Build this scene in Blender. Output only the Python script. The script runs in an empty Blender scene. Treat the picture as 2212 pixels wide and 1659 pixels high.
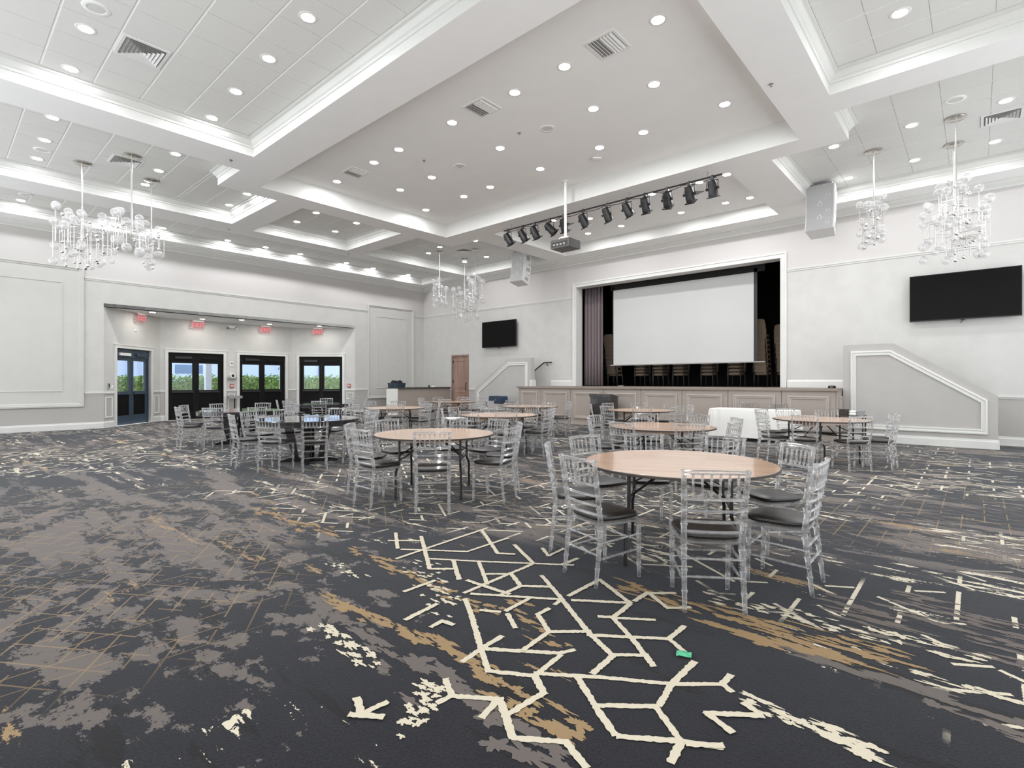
import bpy, math, random
from math import sin, cos, pi, radians, atan2, hypot, sqrt
from mathutils import Vector, Matrix

# ------------------------------------------------------------------ camera, world, exposure
sc = bpy.context.scene
COL = sc.collection
cam_d = bpy.data.cameras.new('camera')
cam = bpy.data.objects.new('camera', cam_d)
COL.objects.link(cam)
cam.location = (20.252, -16.204, 1.44)
cam.rotation_euler = (pi / 2, 0, 0.728235)
cam_d.sensor_width = 36.0
cam_d.lens = 36.0 * 1125.88 / 2212.0
cam_d.shift_y = -5.0 / 2212.0
cam_d.clip_end = 300
sc.camera = cam

world = bpy.data.worlds.new('sky')
sc.world = world
world.use_nodes = True
bg = world.node_tree.nodes['Background']
bg.inputs[0].default_value = (0.94, 0.97, 1.0, 1)
bg.inputs[1].default_value = 2.3

sc.view_settings.view_transform = 'Standard'
sc.view_settings.look = 'None'
sc.view_settings.gamma = 1.0
sc.view_settings.use_curve_mapping = False
sc.view_settings.exposure = -0.02
cy = sc.cycles
cy.max_bounces = 12
cy.use_adaptive_sampling = True
cy.adaptive_threshold = 0.05
cy.diffuse_bounces = 5
cy.glossy_bounces = 4
cy.transmission_bounces = 10
cy.transparent_max_bounces = 48
cy.caustics_reflective = False
cy.caustics_refractive = False
cy.sample_clamp_indirect = 4.0
cy.use_denoising = True
LAMP = 325.0          # radiance of the recessed lamps

random.seed(7)

# ------------------------------------------------------------------ geometry helpers
class G:
    """collects vertices and faces of one mesh"""
    def __init__(s): s.v = []; s.f = []
    def add(s, vs, fs):
        o = len(s.v); s.v += [tuple(p) for p in vs]; s.f += [tuple(i + o for i in f) for f in fs]; return s
    def box(s, x0, x1, y0, y1, z0, z1, m=None):
        vs = [Vector(p) for p in ((x0,y0,z0),(x1,y0,z0),(x1,y1,z0),(x0,y1,z0),(x0,y0,z1),(x1,y0,z1),(x1,y1,z1),(x0,y1,z1))]
        if m is not None: vs = [m @ p for p in vs]
        return s.add(vs, [(3,2,1,0),(4,5,6,7),(0,1,5,4),(1,2,6,5),(2,3,7,6),(3,0,4,7)])
    def quad(s, a, b, c, d): return s.add([a, b, c, d], [(0,1,2,3)])
    def prism(s, poly, y0, y1, m=None):
        """poly of (x,z), extruded in y"""
        n = len(poly)
        vs = [Vector((x, y0, z)) for x, z in poly] + [Vector((x, y1, z)) for x, z in poly]
        if m is not None: vs = [m @ p for p in vs]
        fs = [tuple(range(n)), tuple(range(2*n-1, n-1, -1))]
        fs += [(i, i+n, (i+1) % n + n, (i+1) % n) for i in range(n)]
        return s.add(vs, fs)
    def rod(s, pts, rad, n=8, caps=True):
        """tube through pts; rad a number or a list"""
        pts = [Vector(p) for p in pts]
        k = len(pts)
        rr = rad if isinstance(rad, (list, tuple)) else [rad] * k
        vs = []; prev = None
        for i, p in enumerate(pts):
            t = (pts[min(i+1, k-1)] - pts[max(i-1, 0)]).normalized()
            if prev is None:
                a = Vector((0,0,1)) if abs(t.z) < .9 else Vector((1,0,0))
                u = t.cross(a).normalized()
            else:
                u = (prev - t * prev.dot(t)).normalized()
            prev = u; w = t.cross(u)
            vs += [p + (u * cos(2*pi*j/n) + w * sin(2*pi*j/n)) * rr[i] for j in range(n)]
        fs = []
        for i in range(k-1):
            for j in range(n):
                a = i*n + j; b = i*n + (j+1) % n
                fs.append((a, b, b+n, a+n))
        if caps:
            fs.append(tuple(range(n-1, -1, -1))); fs.append(tuple(range((k-1)*n, k*n)))
        return s.add(vs, fs)
    def lathe(s, prof, n=16, c=(0,0,0), close=True):
        """prof of (r,z) about the z axis"""
        vs = []; k = len(prof)
        for r, z in prof:
            vs += [(c[0] + r*cos(2*pi*j/n), c[1] + r*sin(2*pi*j/n), c[2] + z) for j in range(n)]
        fs = []
        for i in range(k-1):
            for j in range(n):
                a = i*n+j; b = i*n+(j+1) % n
                fs.append((a, b, b+n, a+n))
        if close:
            if prof[0][0] > 1e-5: fs.append(tuple(range(n-1, -1, -1)))
            if prof[-1][0] > 1e-5: fs.append(tuple(range((k-1)*n, k*n)))
        return s.add(vs, fs)
    def ball(s, c, r, n=12, m=8, sz=1.0):
        prof = [(max(r*sin(pi*i/m), 1e-4), -r*sz*cos(pi*i/m)) for i in range(m+1)]
        return s.lathe(prof, n, c, False)
    def pad(s, w, d, z0, z1, n=20, pw=4.0, taper=0.0):
        """rounded cushion (superellipse plan), taper narrows towards -y"""
        lay = [(0.90, 0.0), (0.985, .18), (1.0, .45), (.97, .72), (.86, .92), (.6, 1.0)]
        vs = []; 
        for k, h in lay:
            for j in range(n):
                t = 2*pi*j/n
                x = abs(cos(t))**(2/pw) * (1 if cos(t) >= 0 else -1)
                y = abs(sin(t))**(2/pw) * (1 if sin(t) >= 0 else -1)
                vs.append((x*w/2*k*(1 + taper*y), y*d/2*k, z0 + (z1-z0)*h))
        fs = [tuple(range(n-1, -1, -1)), tuple(range((len(lay)-1)*n, len(lay)*n))]
        for i in range(len(lay)-1):
            for j in range(n):
                a = i*n+j; b = i*n+(j+1) % n
                fs.append((a, b, b+n, a+n))
        return s.add(vs, fs)
    def mesh(s, name, mat, smooth=False):
        me = bpy.data.meshes.new(name)
        me.from_pydata(s.v, [], s.f); me.update()
        if mat is not None: me.materials.append(mat)
        if smooth:
            me.polygons.foreach_set('use_smooth', [True]*len(me.polygons))
            try: me.set_sharp_from_angle(angle=radians(40))
            except Exception: pass
        return me

def link(name, me, parent=None, loc=None, rz=None):
    o = bpy.data.objects.new(name, me); COL.objects.link(o)
    if parent is not None: o.parent = parent
    if loc is not None: o.location = loc
    if rz is not None: o.rotation_euler = (0, 0, rz)
    return o
def obj(name, g, mat, parent=None, smooth=False, loc=None, rz=None):
    return link(name, g.mesh(name, mat, smooth), parent, loc, rz)
def tag(o, label, cat, group=None):
    o['label'] = label; o['category'] = cat
    if group: o['group'] = group
    return o
def thing(name, label, cat, loc=(0,0,0), rz=0, group=None):
    o = bpy.data.objects.new(name, None); COL.objects.link(o)
    o.empty_display_size = .1
    o.location = loc; o.rotation_euler = (0, 0, rz)
    return tag(o, label, cat, group)
def struct(name, g, mat, parent=None, label=None, smooth=False):
    o = obj(name, g, mat, parent, smooth)
    if parent is None: o['kind'] = 'structure'
    if label: o['label'] = label
    return o
def dup(root, loc, rz, label, group=None):
    r = root.copy(); COL.objects.link(r)
    r.location = loc; r.rotation_euler = (0, 0, rz); r['label'] = label
    if group: r['group'] = group
    for ch in list(root.children):
        c = ch.copy(); COL.objects.link(c); c.parent = r
        for gch in list(ch.children):
            d = gch.copy(); COL.objects.link(d); d.parent = c
    return r
def frame(p0, p1):
    """matrix with x along p0->p1, -y towards the room, z up, origin p0"""
    th = atan2(p1[1]-p0[1], p1[0]-p0[0])
    return Matrix.Translation((p0[0], p0[1], 0)) @ Matrix.Rotation(th, 4, 'Z'), th, hypot(p1[0]-p0[0], p1[1]-p0[1])
def wallbox(g, m, L, z0, z1, holes, t=.2):
    """a wall along x of frame m, length L, with rectangular holes (s0,s1,za,zb)"""
    xs = sorted({0, L} | {h[0] for h in holes} | {h[1] for h in holes})
    zs = sorted({z0, z1} | {h[2] for h in holes} | {h[3] for h in holes})
    for i in range(len(xs)-1):
        run = None
        for k in range(len(zs)-1):
            cx = (xs[i]+xs[i+1])/2; cz = (zs[k]+zs[k+1])/2
            if zs[k] < z0 - 1e-6 or zs[k+1] > z1 + 1e-6: continue
            if any(h[0] < cx < h[1] and h[2] < cz < h[3] for h in holes): continue
            g.box(xs[i], xs[i+1], 0, t, zs[k], zs[k+1], m)
    return g
def inset(poly, o):
    """offset a closed CCW polygon inwards by o (mitred)"""
    n = len(poly); out = []
    for i in range(n):
        p = Vector(poly[i-1]); q = Vector(poly[i]); r = Vector(poly[(i+1) % n])
        d1 = (q-p).normalized(); d2 = (r-q).normalized()
        n1 = Vector((-d1.y, d1.x)); n2 = Vector((-d2.y, d2.x))
        den = 1 + n1.dot(n2)
        out.append(q + (n1+n2) * (o/den))
    return out
def ringmould(g, m, poly, prof):
    """closed moulding on a wall: poly of (s,z) CCW, prof of (inset, depth into room)"""
    n = len(poly); base = len(g.v)
    for o, d in prof:
        for q in inset(poly, o): g.v.append(tuple(m @ Vector((q.x, -d, q.y))))
    for i in range(len(prof)-1):
        for j in range(n):
            a = base+i*n+j; b = base+i*n+(j+1) % n
            g.f.append((a, b, b+n, a+n))
    return g
def strip(g, m, s0, s1, prof):
    """straight moulding along the wall; prof of (depth, z)"""
    k = len(prof)
    vs = [m @ Vector((s0, -d, z)) for d, z in prof] + [m @ Vector((s1, -d, z)) for d, z in prof]
    g.add(vs, [(i, i+1, i+1+k, i+k) for i in range(k-1)] + [tuple(range(k-1, -1, -1)), tuple(range(k, 2*k))])
    return g

# ------------------------------------------------------------------ materials
def lin(c):
    return tuple(((v/255)/12.92 if v/255 <= .04045 else ((v/255+.055)/1.055)**2.4) for v in c)
class N:
    """small node-building language"""
    def __init__(s, mat):
        mat.use_nodes = True; s.t = mat.node_tree; s.t.nodes.clear()
    def n(s, typ, **kw):
        nd = s.t.nodes.new(typ)
        for k, v in kw.items(): setattr(nd, k, v)
        return nd
    def put(s, nd, i, v):
        if v is None: return
        if isinstance(v, bpy.types.NodeSocket): s.t.links.new(v, nd.inputs[i])
        elif isinstance(v, (tuple, list)):
            nd.inputs[i].default_value = tuple(v) + ((1,) if len(v) == 3 and len(nd.inputs[i].default_value) == 4 else ())
        else: nd.inputs[i].default_value = v
    def math(s, op, a, b=None, c=None, clamp=False):
        nd = s.n('ShaderNodeMath', operation=op, use_clamp=clamp)
        s.put(nd, 0, a); s.put(nd, 1, b); s.put(nd, 2, c); return nd.outputs[0]
    def mix(s, f, a, b):
        nd = s.n('ShaderNodeMix', data_type='RGBA')
        s.put(nd, 0, f); s.put(nd, 6, a); s.put(nd, 7, b); return nd.outputs[2]
    def noise(s, vec, scale, detail=2, rough=.5, dist=0):
        nd = s.n('ShaderNodeTexNoise'); s.put(nd, 'Vector', vec); s.put(nd, 'Scale', scale)
        s.put(nd, 'Detail', detail); s.put(nd, 'Roughness', rough); s.put(nd, 'Distortion', dist)
        return nd.outputs['Fac']
    def mapping(s, vec, loc=(0,0,0), rot=(0,0,0), scale=(1,1,1)):
        nd = s.n('ShaderNodeMapping'); s.put(nd, 0, vec); nd.inputs[1].default_value = loc
        nd.inputs[2].default_value = rot; nd.inputs[3].default_value = scale; return nd.outputs[0]
    def step(s, v, a, b):
        nd = s.n('ShaderNodeMapRange', interpolation_type='SMOOTHSTEP'); s.put(nd, 0, v)
        s.put(nd, 1, a); s.put(nd, 2, b); return nd.outputs[0]
    def pos(s): return s.n('ShaderNodeNewGeometry').outputs['Position']
    def objc(s): return s.n('ShaderNodeTexCoord').outputs['Object']
    def bsdf(s, color, rough=.5, **kw):
        b = s.n('ShaderNodeBsdfPrincipled'); s.put(b, 'Base Color', color); s.put(b, 'Roughness', rough)
        for k, v in kw.items(): s.put(b, k.replace('_', ' '), v)
        return b
    def out(s, sh, disp=None):
        o = s.n('ShaderNodeOutputMaterial')
        s.t.links.new(sh if isinstance(sh, bpy.types.NodeSocket) else sh.outputs[0], o.inputs[0])
    def bump(s, h, strength, dist=.01):
        b = s.n('ShaderNodeBump'); s.put(b, 'Strength', strength); s.put(b, 'Distance', dist); s.put(b, 'Height', h)
        return b.outputs[0]

def plain(name, rgb, rough=.5, var=.04, nscale=30, bump=0.0, **kw):
    """painted / plastic / metal surface with slight procedural variation"""
    m = bpy.data.materials.new(name); n = N(m)
    c = lin(rgb)
    nz = n.noise(n.pos(), nscale, 3, .6)
    col = n.mix(n.step(nz, .3, .7), tuple(v*(1-var) for v in c), tuple(min(1, v*(1+var)) for v in c))
    b = n.bsdf(col, rough, **kw)
    if bump: n.t.links.new(n.bump(nz, bump), b.inputs['Normal'])
    n.out(b); return m

M = {}
M['wall'] = plain('wall_paint', (198,197,192), .75, .015, 3)
M['wallgrey'] = plain('grey_wall_paint', (180,177,173), .75, .02, 3)
M['upper'] = plain('upper_wall_paint', (205,200,196), .75, .015, 3)
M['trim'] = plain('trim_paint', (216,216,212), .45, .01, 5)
M['ceil'] = plain('ceiling_paint', (242,242,241), .85, .01, 2)
M['tile'] = plain('ceiling_tile', (224,224,221), .9, .02, 90, .08)
M['tbar'] = plain('ceiling_grid', (246,246,245), .5, .01, 5)
M['white'] = plain('white_plastic', (235,234,230), .4, .01, 8)
M['black'] = plain('black_metal', (22,21,22), .4, .1, 20)
M['matblack'] = plain('matt_black', (14,13,13), .8, .1, 8)
M['doorblk'] = plain('dark_door', (14,12,11), .55, .08, 6, Specular_IOR_Level=.2)
M['doorblue'] = plain('slate_door', (50,64,78), .4, .05, 6)
M['doorlow'] = plain('dark_door_panel', (9,9,11), .5, .1, 6, Specular_IOR_Level=.15)
M['taupe'] = plain('taupe_paint', (160,150,141), .55, .02, 4)
M['taupetrim'] = plain('taupe_trim', (172,162,153), .5, .02, 4)
M['stagetop'] = plain('stage_top', (140,128,118), .6, .04, 5)
M['screen'] = plain('screen_cloth', (196,197,195), .85, .005, 2)
M['tv'] = plain('tv_screen', (9,8,8), .3, .05, 2, Specular_IOR_Level=.12)
M['bezel'] = plain('tv_bezel', (10,10,10), .4, .05, 5)
M['seat'] = plain('black_vinyl', (34,31,29), .34, .1, 60, .03)
M['stackfab'] = plain('brown_fabric', (158,140,120), .9, .12, 120, .1)
M['stackframe'] = plain('stack_frame', (60,54,50), .4, .05, 10)
M['curtain'] = plain('curtain_velvet', (128,116,118), .9, .05, 20)
M['chrome'] = plain('chrome', (222,220,218), .28, .01, 10, Metallic=1.0)
M['nickel'] = plain('nickel', (200,196,190), .25, .02, 10, Metallic=1.0)
M['grille'] = plain('speaker_grille', (176,176,176), .6, .05, 300, .1)
M['arraybox'] = plain('speaker_white', (222,222,220), .5, .01, 10)
M['vent'] = plain('vent_white', (232,232,230), .5, .02, 20)
M['ventdark'] = plain('vent_dark', (150,149,147), .7, .05, 20)
M['spkceil'] = plain('ceiling_speaker', (214,213,210), .7, .02, 200)
M['projector'] = plain('projector_case', (72,68,64), .45, .04, 20)
M['projdark'] = plain('projector_dark', (38,36,34), .5, .04, 20)
M['cloth'] = plain('white_cloth', (232,231,226), .85, .015, 12, .03)
M['edge'] = plain('table_edge', (52,44,38), .5, .1, 30)
M['blackwood'] = plain('black_wood', (40,37,38), .07, .1, 12, Coat_Weight=.6, Coat_Roughness=.05)
M['counter'] = plain('counter_top', (70,66,60), .35, .05, 8)
M['red'] = plain('red_device', (178,96,90), .5, .05, 20)
M['grey'] = plain('grey_plastic', (150,150,150), .5, .04, 20)
M['crate'] = plain('dark_crate', (44,58,72), .4, .1, 14)
M['dkcloth'] = plain('dark_fabric', (26,26,25), .9, .15, 40)
M['wedge'] = plain('blue_speaker', (46,64,88), .5, .06, 20)
M['green'] = plain('green_packet', (84,186,138), .35, .06, 30)
M['asphalt'] = plain('patio', (196,194,190), .9, .06, 3)
M['bldg'] = plain('outside_wall', (196,213,244), .9, .02, .4)
M['bldgdk'] = plain('outside_dark', (96,128,168), .8, .05, 2)
M['bldgwh'] = plain('outside_white', (232,236,242), .8, .02, 2)

# sprung wooden door with grain
def wood(name, a, b, axis, scale, rough=.4, coat=0.0):
    m = bpy.data.materials.new(name); n = N(m)
    s = [1, 1, 1]; s[axis] = .06
    v = n.mapping(n.objc(), scale=tuple(s))
    g = n.noise(v, scale, 8, .65, .6)
    g2 = n.noise(v, scale*5, 4, .6)
    f = n.math('ADD', n.math('MULTIPLY', g, .7), n.math('MULTIPLY', g2, .3))
    bs = n.bsdf(n.mix(n.step(f, .32, .68), lin(a), lin(b)), rough)
    if coat: bs.inputs['Coat Weight'].default_value = coat; bs.inputs['Coat Roughness'].default_value = .08
    n.out(bs); return m
M['wood'] = wood('table_laminate', (206,167,137), (224,190,162), 0, 9, .22, .6)
M['doorwood'] = wood('door_wood', (134,106,94), (164,136,122), 2, 7, .5)

# clear acrylic / glass: part straight-through, part refracted and reflected
def clear(name, t, ior, tint):
    m = bpy.data.materials.new(name); n = N(m)
    tr = n.n('ShaderNodeBsdfTransparent'); n.put(tr, 0, tint)
    gl = n.n('ShaderNodeBsdfGlass'); n.put(gl, 'Color', tint); n.put(gl, 'Roughness', .02); n.put(gl, 'IOR', ior)
    ms = n.n('ShaderNodeMixShader'); n.put(ms, 0, t)
    n.t.links.new(tr.outputs[0], ms.inputs[1]); n.t.links.new(gl.outputs[0], ms.inputs[2])
    df = n.n('ShaderNodeBsdfDiffuse'); n.put(df, 0, (.85,.85,.87))
    m2 = n.n('ShaderNodeMixShader'); n.put(m2, 0, .13)
    n.t.links.new(ms.outputs[0], m2.inputs[1]); n.t.links.new(df.outputs[0], m2.inputs[2])
    n.out(m2); return m
def acrylic():
    m = bpy.data.materials.new('clear_acrylic'); n = N(m)
    tr = n.n('ShaderNodeBsdfTransparent'); n.put(tr, 0, (.985,.985,.985))
    gl = n.n('ShaderNodeBsdfGlass'); n.put(gl, 'Color', (1,1,1)); n.put(gl, 'Roughness', .03); n.put(gl, 'IOR', 1.47)
    gs = n.n('ShaderNodeBsdfGlossy'); n.put(gs, 'Roughness', .12); n.put(gs, 'Color', (1,1,1))
    df = n.n('ShaderNodeBsdfDiffuse'); n.put(df, 0, (.93,.93,.95))
    lw = n.n('ShaderNodeLayerWeight'); n.put(lw, 0, .45)
    def mx(f, a, b):
        k = n.n('ShaderNodeMixShader'); n.put(k, 0, f); n.t.links.new(a.outputs[0], k.inputs[1]); n.t.links.new(b.outputs[0], k.inputs[2]); return k
    body = mx(.5, tr, gl); surf = mx(.5, gs, df)
    f = n.math('ADD', n.math('MULTIPLY', n.math('POWER', lw.outputs['Facing'], 2.0), .42), .06)
    n.out(mx(f, body, surf)); return m
M['acrylic'] = acrylic()
def thinglass(name, tint, refl, base=.0):
    m = bpy.data.materials.new(name); n = N(m)
    tr = n.n('ShaderNodeBsdfTransparent'); n.put(tr, 0, tint)
    gl = n.n('ShaderNodeBsdfGlossy'); n.put(gl, 'Roughness', .03); n.put(gl, 'Color', (1,1,1))
    lw = n.n('ShaderNodeLayerWeight'); n.put(lw, 0, refl)
    f = n.math('ADD', n.math('MULTIPLY', lw.outputs['Facing'], .75), base, clamp=True)
    ms = n.n('ShaderNodeMixShader'); n.put(ms, 0, f)
    n.t.links.new(tr.outputs[0], ms.inputs[1]); n.t.links.new(gl.outputs[0], ms.inputs[2])
    n.out(ms); return m
def globeglass():
    m = bpy.data.materials.new('globe_glass'); n = N(m)
    tr = n.n('ShaderNodeBsdfTransparent'); n.put(tr, 0, (.97,.97,.97))
    gs = n.n('ShaderNodeBsdfGlossy'); n.put(gs, 'Roughness', .06)
    df = n.n('ShaderNodeBsdfDiffuse'); n.put(df, 0, (.9,.9,.9))
    lw = n.n('ShaderNodeLayerWeight'); n.put(lw, 0, .4)
    def mx(f, a, b):
        k = n.n('ShaderNodeMixShader'); n.put(k, 0, f); n.t.links.new(a.outputs[0], k.inputs[1]); n.t.links.new(b.outputs[0], k.inputs[2]); return k
    surf = mx(.6, gs, df)
    f = n.math('ADD', n.math('MULTIPLY', n.math('POWER', lw.outputs['Facing'], 1.6), .55), .24)
    n.out(mx(f, tr, surf)); return m
M['globe'] = globeglass()
M['pane'] = thinglass('door_glass', (.93,.96,1.0), .1, .02)

def emit(name, rgb, strength):
    m = bpy.data.materials.new(name); n = N(m)
    e = n.n('ShaderNodeEmission'); n.put(e, 0, lin(rgb)); n.put(e, 1, strength); n.out(e); return m
M['lamp'] = emit('lamp_lens', (250,251,255), LAMP)
M['alclamp'] = emit('alcove_lamp_lens', (255,252,246), LAMP*.5)
M['exitred'] = emit('exit_letters', (255,140,150), 1.05)
def exitplate():
    m = bpy.data.materials.new('exit_plate'); n = N(m)
    tr = n.n('ShaderNodeBsdfTransparent'); n.put(tr, 0, (1,.93,.93,1))
    em = n.n('ShaderNodeEmission'); n.put(em, 0, lin((255,150,155))); n.put(em, 1, .7)
    ms = n.n('ShaderNodeMixShader'); n.put(ms, 0, .15)
    n.t.links.new(tr.outputs[0], ms.inputs[1]); n.t.links.new(em.outputs[0], ms.inputs[2]); n.out(ms); return m
M['exitplate'] = exitplate()

def leafmat():
    m = bpy.data.materials.new('hedge_leaf'); n = N(m)
    f = n.noise(n.pos(), 9, 4, .6)
    b = n.bsdf(n.mix(n.step(f, .3, .7), lin((76,112,52)), lin((176,206,112))), .6)
    n.out(b); return m
M['leaf'] = leafmat()

# patterned wool carpet: charcoal ground, taupe and gold strokes along x, cream flecks, broken line lattice
CHAR, CHAR2 = lin((23,22,25)), lin((39,38,42))
TAUPE, GOLD, CREAM, DARK = lin((98,90,85)), lin((146,121,86)), lin((204,194,172)), lin((26,24,23))
def carpet():
    m = bpy.data.materials.new('carpet'); n = N(m)
    P = n.pos()
    sep = n.n('ShaderNodeSeparateXYZ'); n.put(sep, 0, P)
    X, Y = sep.outputs[0], sep.outputs[1]
    dx = n.math('DIVIDE', n.math('SUBTRACT', X, 18.1), 2.2); dy = n.math('DIVIDE', n.math('SUBTRACT', Y, -13.9), 1.35)
    rad = n.math('ADD', n.math('MULTIPLY', dx, dx), n.math('MULTIPLY', dy, dy))
    dl = n.math('ADD', n.math('POWER', n.math('DIVIDE', n.math('SUBTRACT', X, 14.6), 2.6), 2), n.math('POWER', n.math('DIVIDE', n.math('SUBTRACT', Y, -15.4), 1.6), 2))
    fine = n.noise(P, 220, 2, .7)
    mid = n.noise(P, 6, 4, .6)
    grain = n.noise(P, 85, 3, .75)
    base = n.mix(n.math('ADD', n.math('MULTIPLY', n.step(grain, .32, .68), .55), n.math('MULTIPLY', mid, .45)), tuple(v*.72 for v in CHAR), tuple(v*1.2 for v in CHAR2))
    fz = n.math('MULTIPLY', n.math('SUBTRACT', n.noise(P, 60, 2, .6), .5), .10)     # tufted edges
    str_ = n.mapping(P, scale=(.36, 1.6, 1))
    reg = n.noise(n.mapping(P, loc=(3.1,7.7,0)), .16, 2, .5)          # large regions
    reg2 = n.noise(n.mapping(P, loc=(31.3,11.9,0)), .22, 2, .5)
    def blot(loc, scale, lo, w=.015, rough=.62, vec=str_):
        v = n.math('ADD', n.noise(n.mapping(vec, loc=loc), scale, 8, rough+.05), fz)
        return n.step(v, lo, lo+w)
    taupe = blot((1.2,4.4,0), 1.7, .52)
    taupe = n.math('MULTIPLY', taupe, n.math('MULTIPLY', n.step(n.math('ADD', reg, n.math('MULTIPLY', fz, .6)), .42, .5), n.step(rad, .8, 1.5)))
    dlm = n.step(dl, .5, 3.2)
    tl = n.step(n.math('SUBTRACT', n.math('ADD', n.noise(n.mapping(P, loc=(4.4,9.1,0), scale=(.8,1.1,1)), 3.6, 7, .68), fz), n.math('MULTIPLY', dlm, .2)), .505, .52)
    taupe = n.math('MAXIMUM', taupe, tl)
    gold = n.math('MULTIPLY', blot((9.2,2.1,0), 1.25, .62), n.step(reg2, .36, .46))
    dark = n.math('MULTIPLY', blot((5.7,13.2,0), 2.6, .58), n.step(reg2, .44, .5))
    flecks = n.math('MULTIPLY', blot((2.9,8.3,0), 6.5, .57, .012, .6), blot((14.2,3.3,0), 1.1, .52, .05, .5))
    # line lattice: three directions
    def lines(ang, period, width, off, seed, cell=.27, cut=.52):
        u = n.math('ADD', n.math('MULTIPLY', X, -sin(ang)), n.math('MULTIPLY', Y, cos(ang)))
        w = n.math('ADD', n.math('MULTIPLY', X, cos(ang)), n.math('MULTIPLY', Y, sin(ang)))
        k = n.math('ADD', n.math('DIVIDE', u, period), off)
        idx = n.math('FLOOR', k)
        d = n.math('ABSOLUTE', n.math('SUBTRACT', n.math('FRACT', k), .5))
        ln = n.math('LESS_THAN', n.math('ADD', d, n.math('MULTIPLY', fz, .5)), width/period/2)
        seg = n.math('FLOOR', n.math('ADD', n.math('DIVIDE', w, cell), n.math('MULTIPLY', idx, .5)))
        cv = n.n('ShaderNodeCombineXYZ'); n.put(cv, 0, idx); n.put(cv, 1, seg); n.put(cv, 2, seed)
        wn = n.n('ShaderNodeTexWhiteNoise'); n.put(wn, 'Vector', cv.outputs[0])
        return n.math('MULTIPLY', ln, n.math('GREATER_THAN', wn.outputs['Value'], cut))
    a = radians(33)
    def lattice(per, wid, seed, cell, cut):
        l1 = lines(pi/2, per*1.05, wid, .3, seed, cell, cut)
        l2 = lines(a, per, wid, .1, seed+1.7, cell, cut)
        l3 = lines(-a, per, wid, .6, seed+3.1, cell, cut)
        return n.math('MAXIMUM', n.math('MAXIMUM', l1, l2), l3)
    # cream lattice away from the corner in front of the camera, where the big motif lies
    away = n.step(n.math('ADD', rad, n.math('MULTIPLY', mid, .8)), 1.3, 1.8)
    away = n.math('MULTIPLY', away, n.step(dl, .9, 1.6))
    reg3 = n.noise(n.mapping(P, loc=(17.4,5.2,0)), .3, 2, .5)
    creamlat = n.math('MULTIPLY', n.math('MULTIPLY', lattice(.25, .026, 2.3, .19, .72), n.step(reg3, .44, .5)), away)
    goldlat_m = n.math('MAXIMUM', n.math('SUBTRACT', 1, n.step(dl, .7, 1.2)), n.math('MULTIPLY', n.step(reg, .5, .56), away))
    goldlat = n.math('MULTIPLY', lattice(.17, .010, 8.4, .17, .4), goldlat_m)
    c = n.mix(taupe, base, TAUPE)
    c = n.mix(gold, c, GOLD)
    c = n.mix(dark, c, DARK)
    c = n.mix(n.math('MULTIPLY', goldlat, .6), c, GOLD)
    c = n.mix(n.math('GREATER_THAN', n.math('MULTIPLY', flecks, n.math('MULTIPLY', n.step(rad, .5, .9), n.step(n.math('ADD', dl, n.math('MULTIPLY', mid, .6)), 1.6, 2.2))), .5), c, CREAM)
    c = n.mix(creamlat, c, CREAM)
    b = n.bsdf(c, .85, Sheen_Weight=.16, Sheen_Roughness=.4)
    b.inputs['Specular IOR Level'].default_value = .12
    b.inputs['Sheen Tint'].default_value = (.9,.95,1,1)
    n.t.links.new(n.bump(grain, .4, .006), b.inputs['Normal'])
    n.out(b); return m
M['carpet'] = carpet()
def motif(name, col):
    m = bpy.data.materials.new(name); n = N(m)
    f = n.noise(n.pos(), 220, 2, .7)
    b = n.bsdf(n.mix(f, tuple(v*.8 for v in col), tuple(min(1, v*1.12) for v in col)), .9)
    n.t.links.new(n.bump(f, .35, .004), b.inputs['Normal'])
    n.out(b); return m
M['cream'] = motif('cream_tuft', CREAM); M['goldt'] = motif('gold_tuft', GOLD); M['taupet'] = motif('taupe_tuft', TAUPE)

# ------------------------------------------------------------------ wall paint that changes at the rails
def wallpaint():
    m = bpy.data.materials.new('wall_paint_banded'); n = N(m)
    P = n.pos(); sep = n.n('ShaderNodeSeparateXYZ'); n.put(sep, 0, P); Z = sep.outputs[2]
    low = n.math('LESS_THAN', Z, 1.08); up = n.math('GREATER_THAN', Z, 4.59)
    nz = n.step(n.noise(P, 2.5, 3, .5), .3, .7)
    c = n.mix(nz, lin((196,195,191)), lin((201,200,196)))
    c = n.mix(low, c, lin((178,175,171))); c = n.mix(up, c, lin((200,197,194)))
    b = n.bsdf(c, .7); n.out(b); return m
M['band'] = wallpaint()

XR, YN = 26.0, -20.5      # extent of the part of the hall that is built
H0 = 6.0                  # soffit height
mS, thS, LS = frame((0, 0), (XR, 0))
mL, thL, LL = frame((0, YN), (0, 0))
AL = [(0, -12.56), (-2, -10.55), (-2, -5.65), (0, -3.79)]     # exit alcove in plan
def sL(y): return y - YN

# floor
g = G()
FX, FY = 22.9, -17.5     # carpeted part that is built, cut short so sky lights the ceiling from below
g.add([(0, FY, 0), (FX, FY, 0), (FX, 0, 0), (0, 0, 0)], [(0, 1, 2, 3)])
g.add([(0, AL[0][1], 0), (0, AL[3][1], 0), (-2.05, AL[2][1], 0), (-2.05, AL[1][1], 0)], [(0, 1, 2, 3)])
floor = struct('floor', g, M['carpet'], label='charcoal carpet with cream lines and gold strokes')

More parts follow.
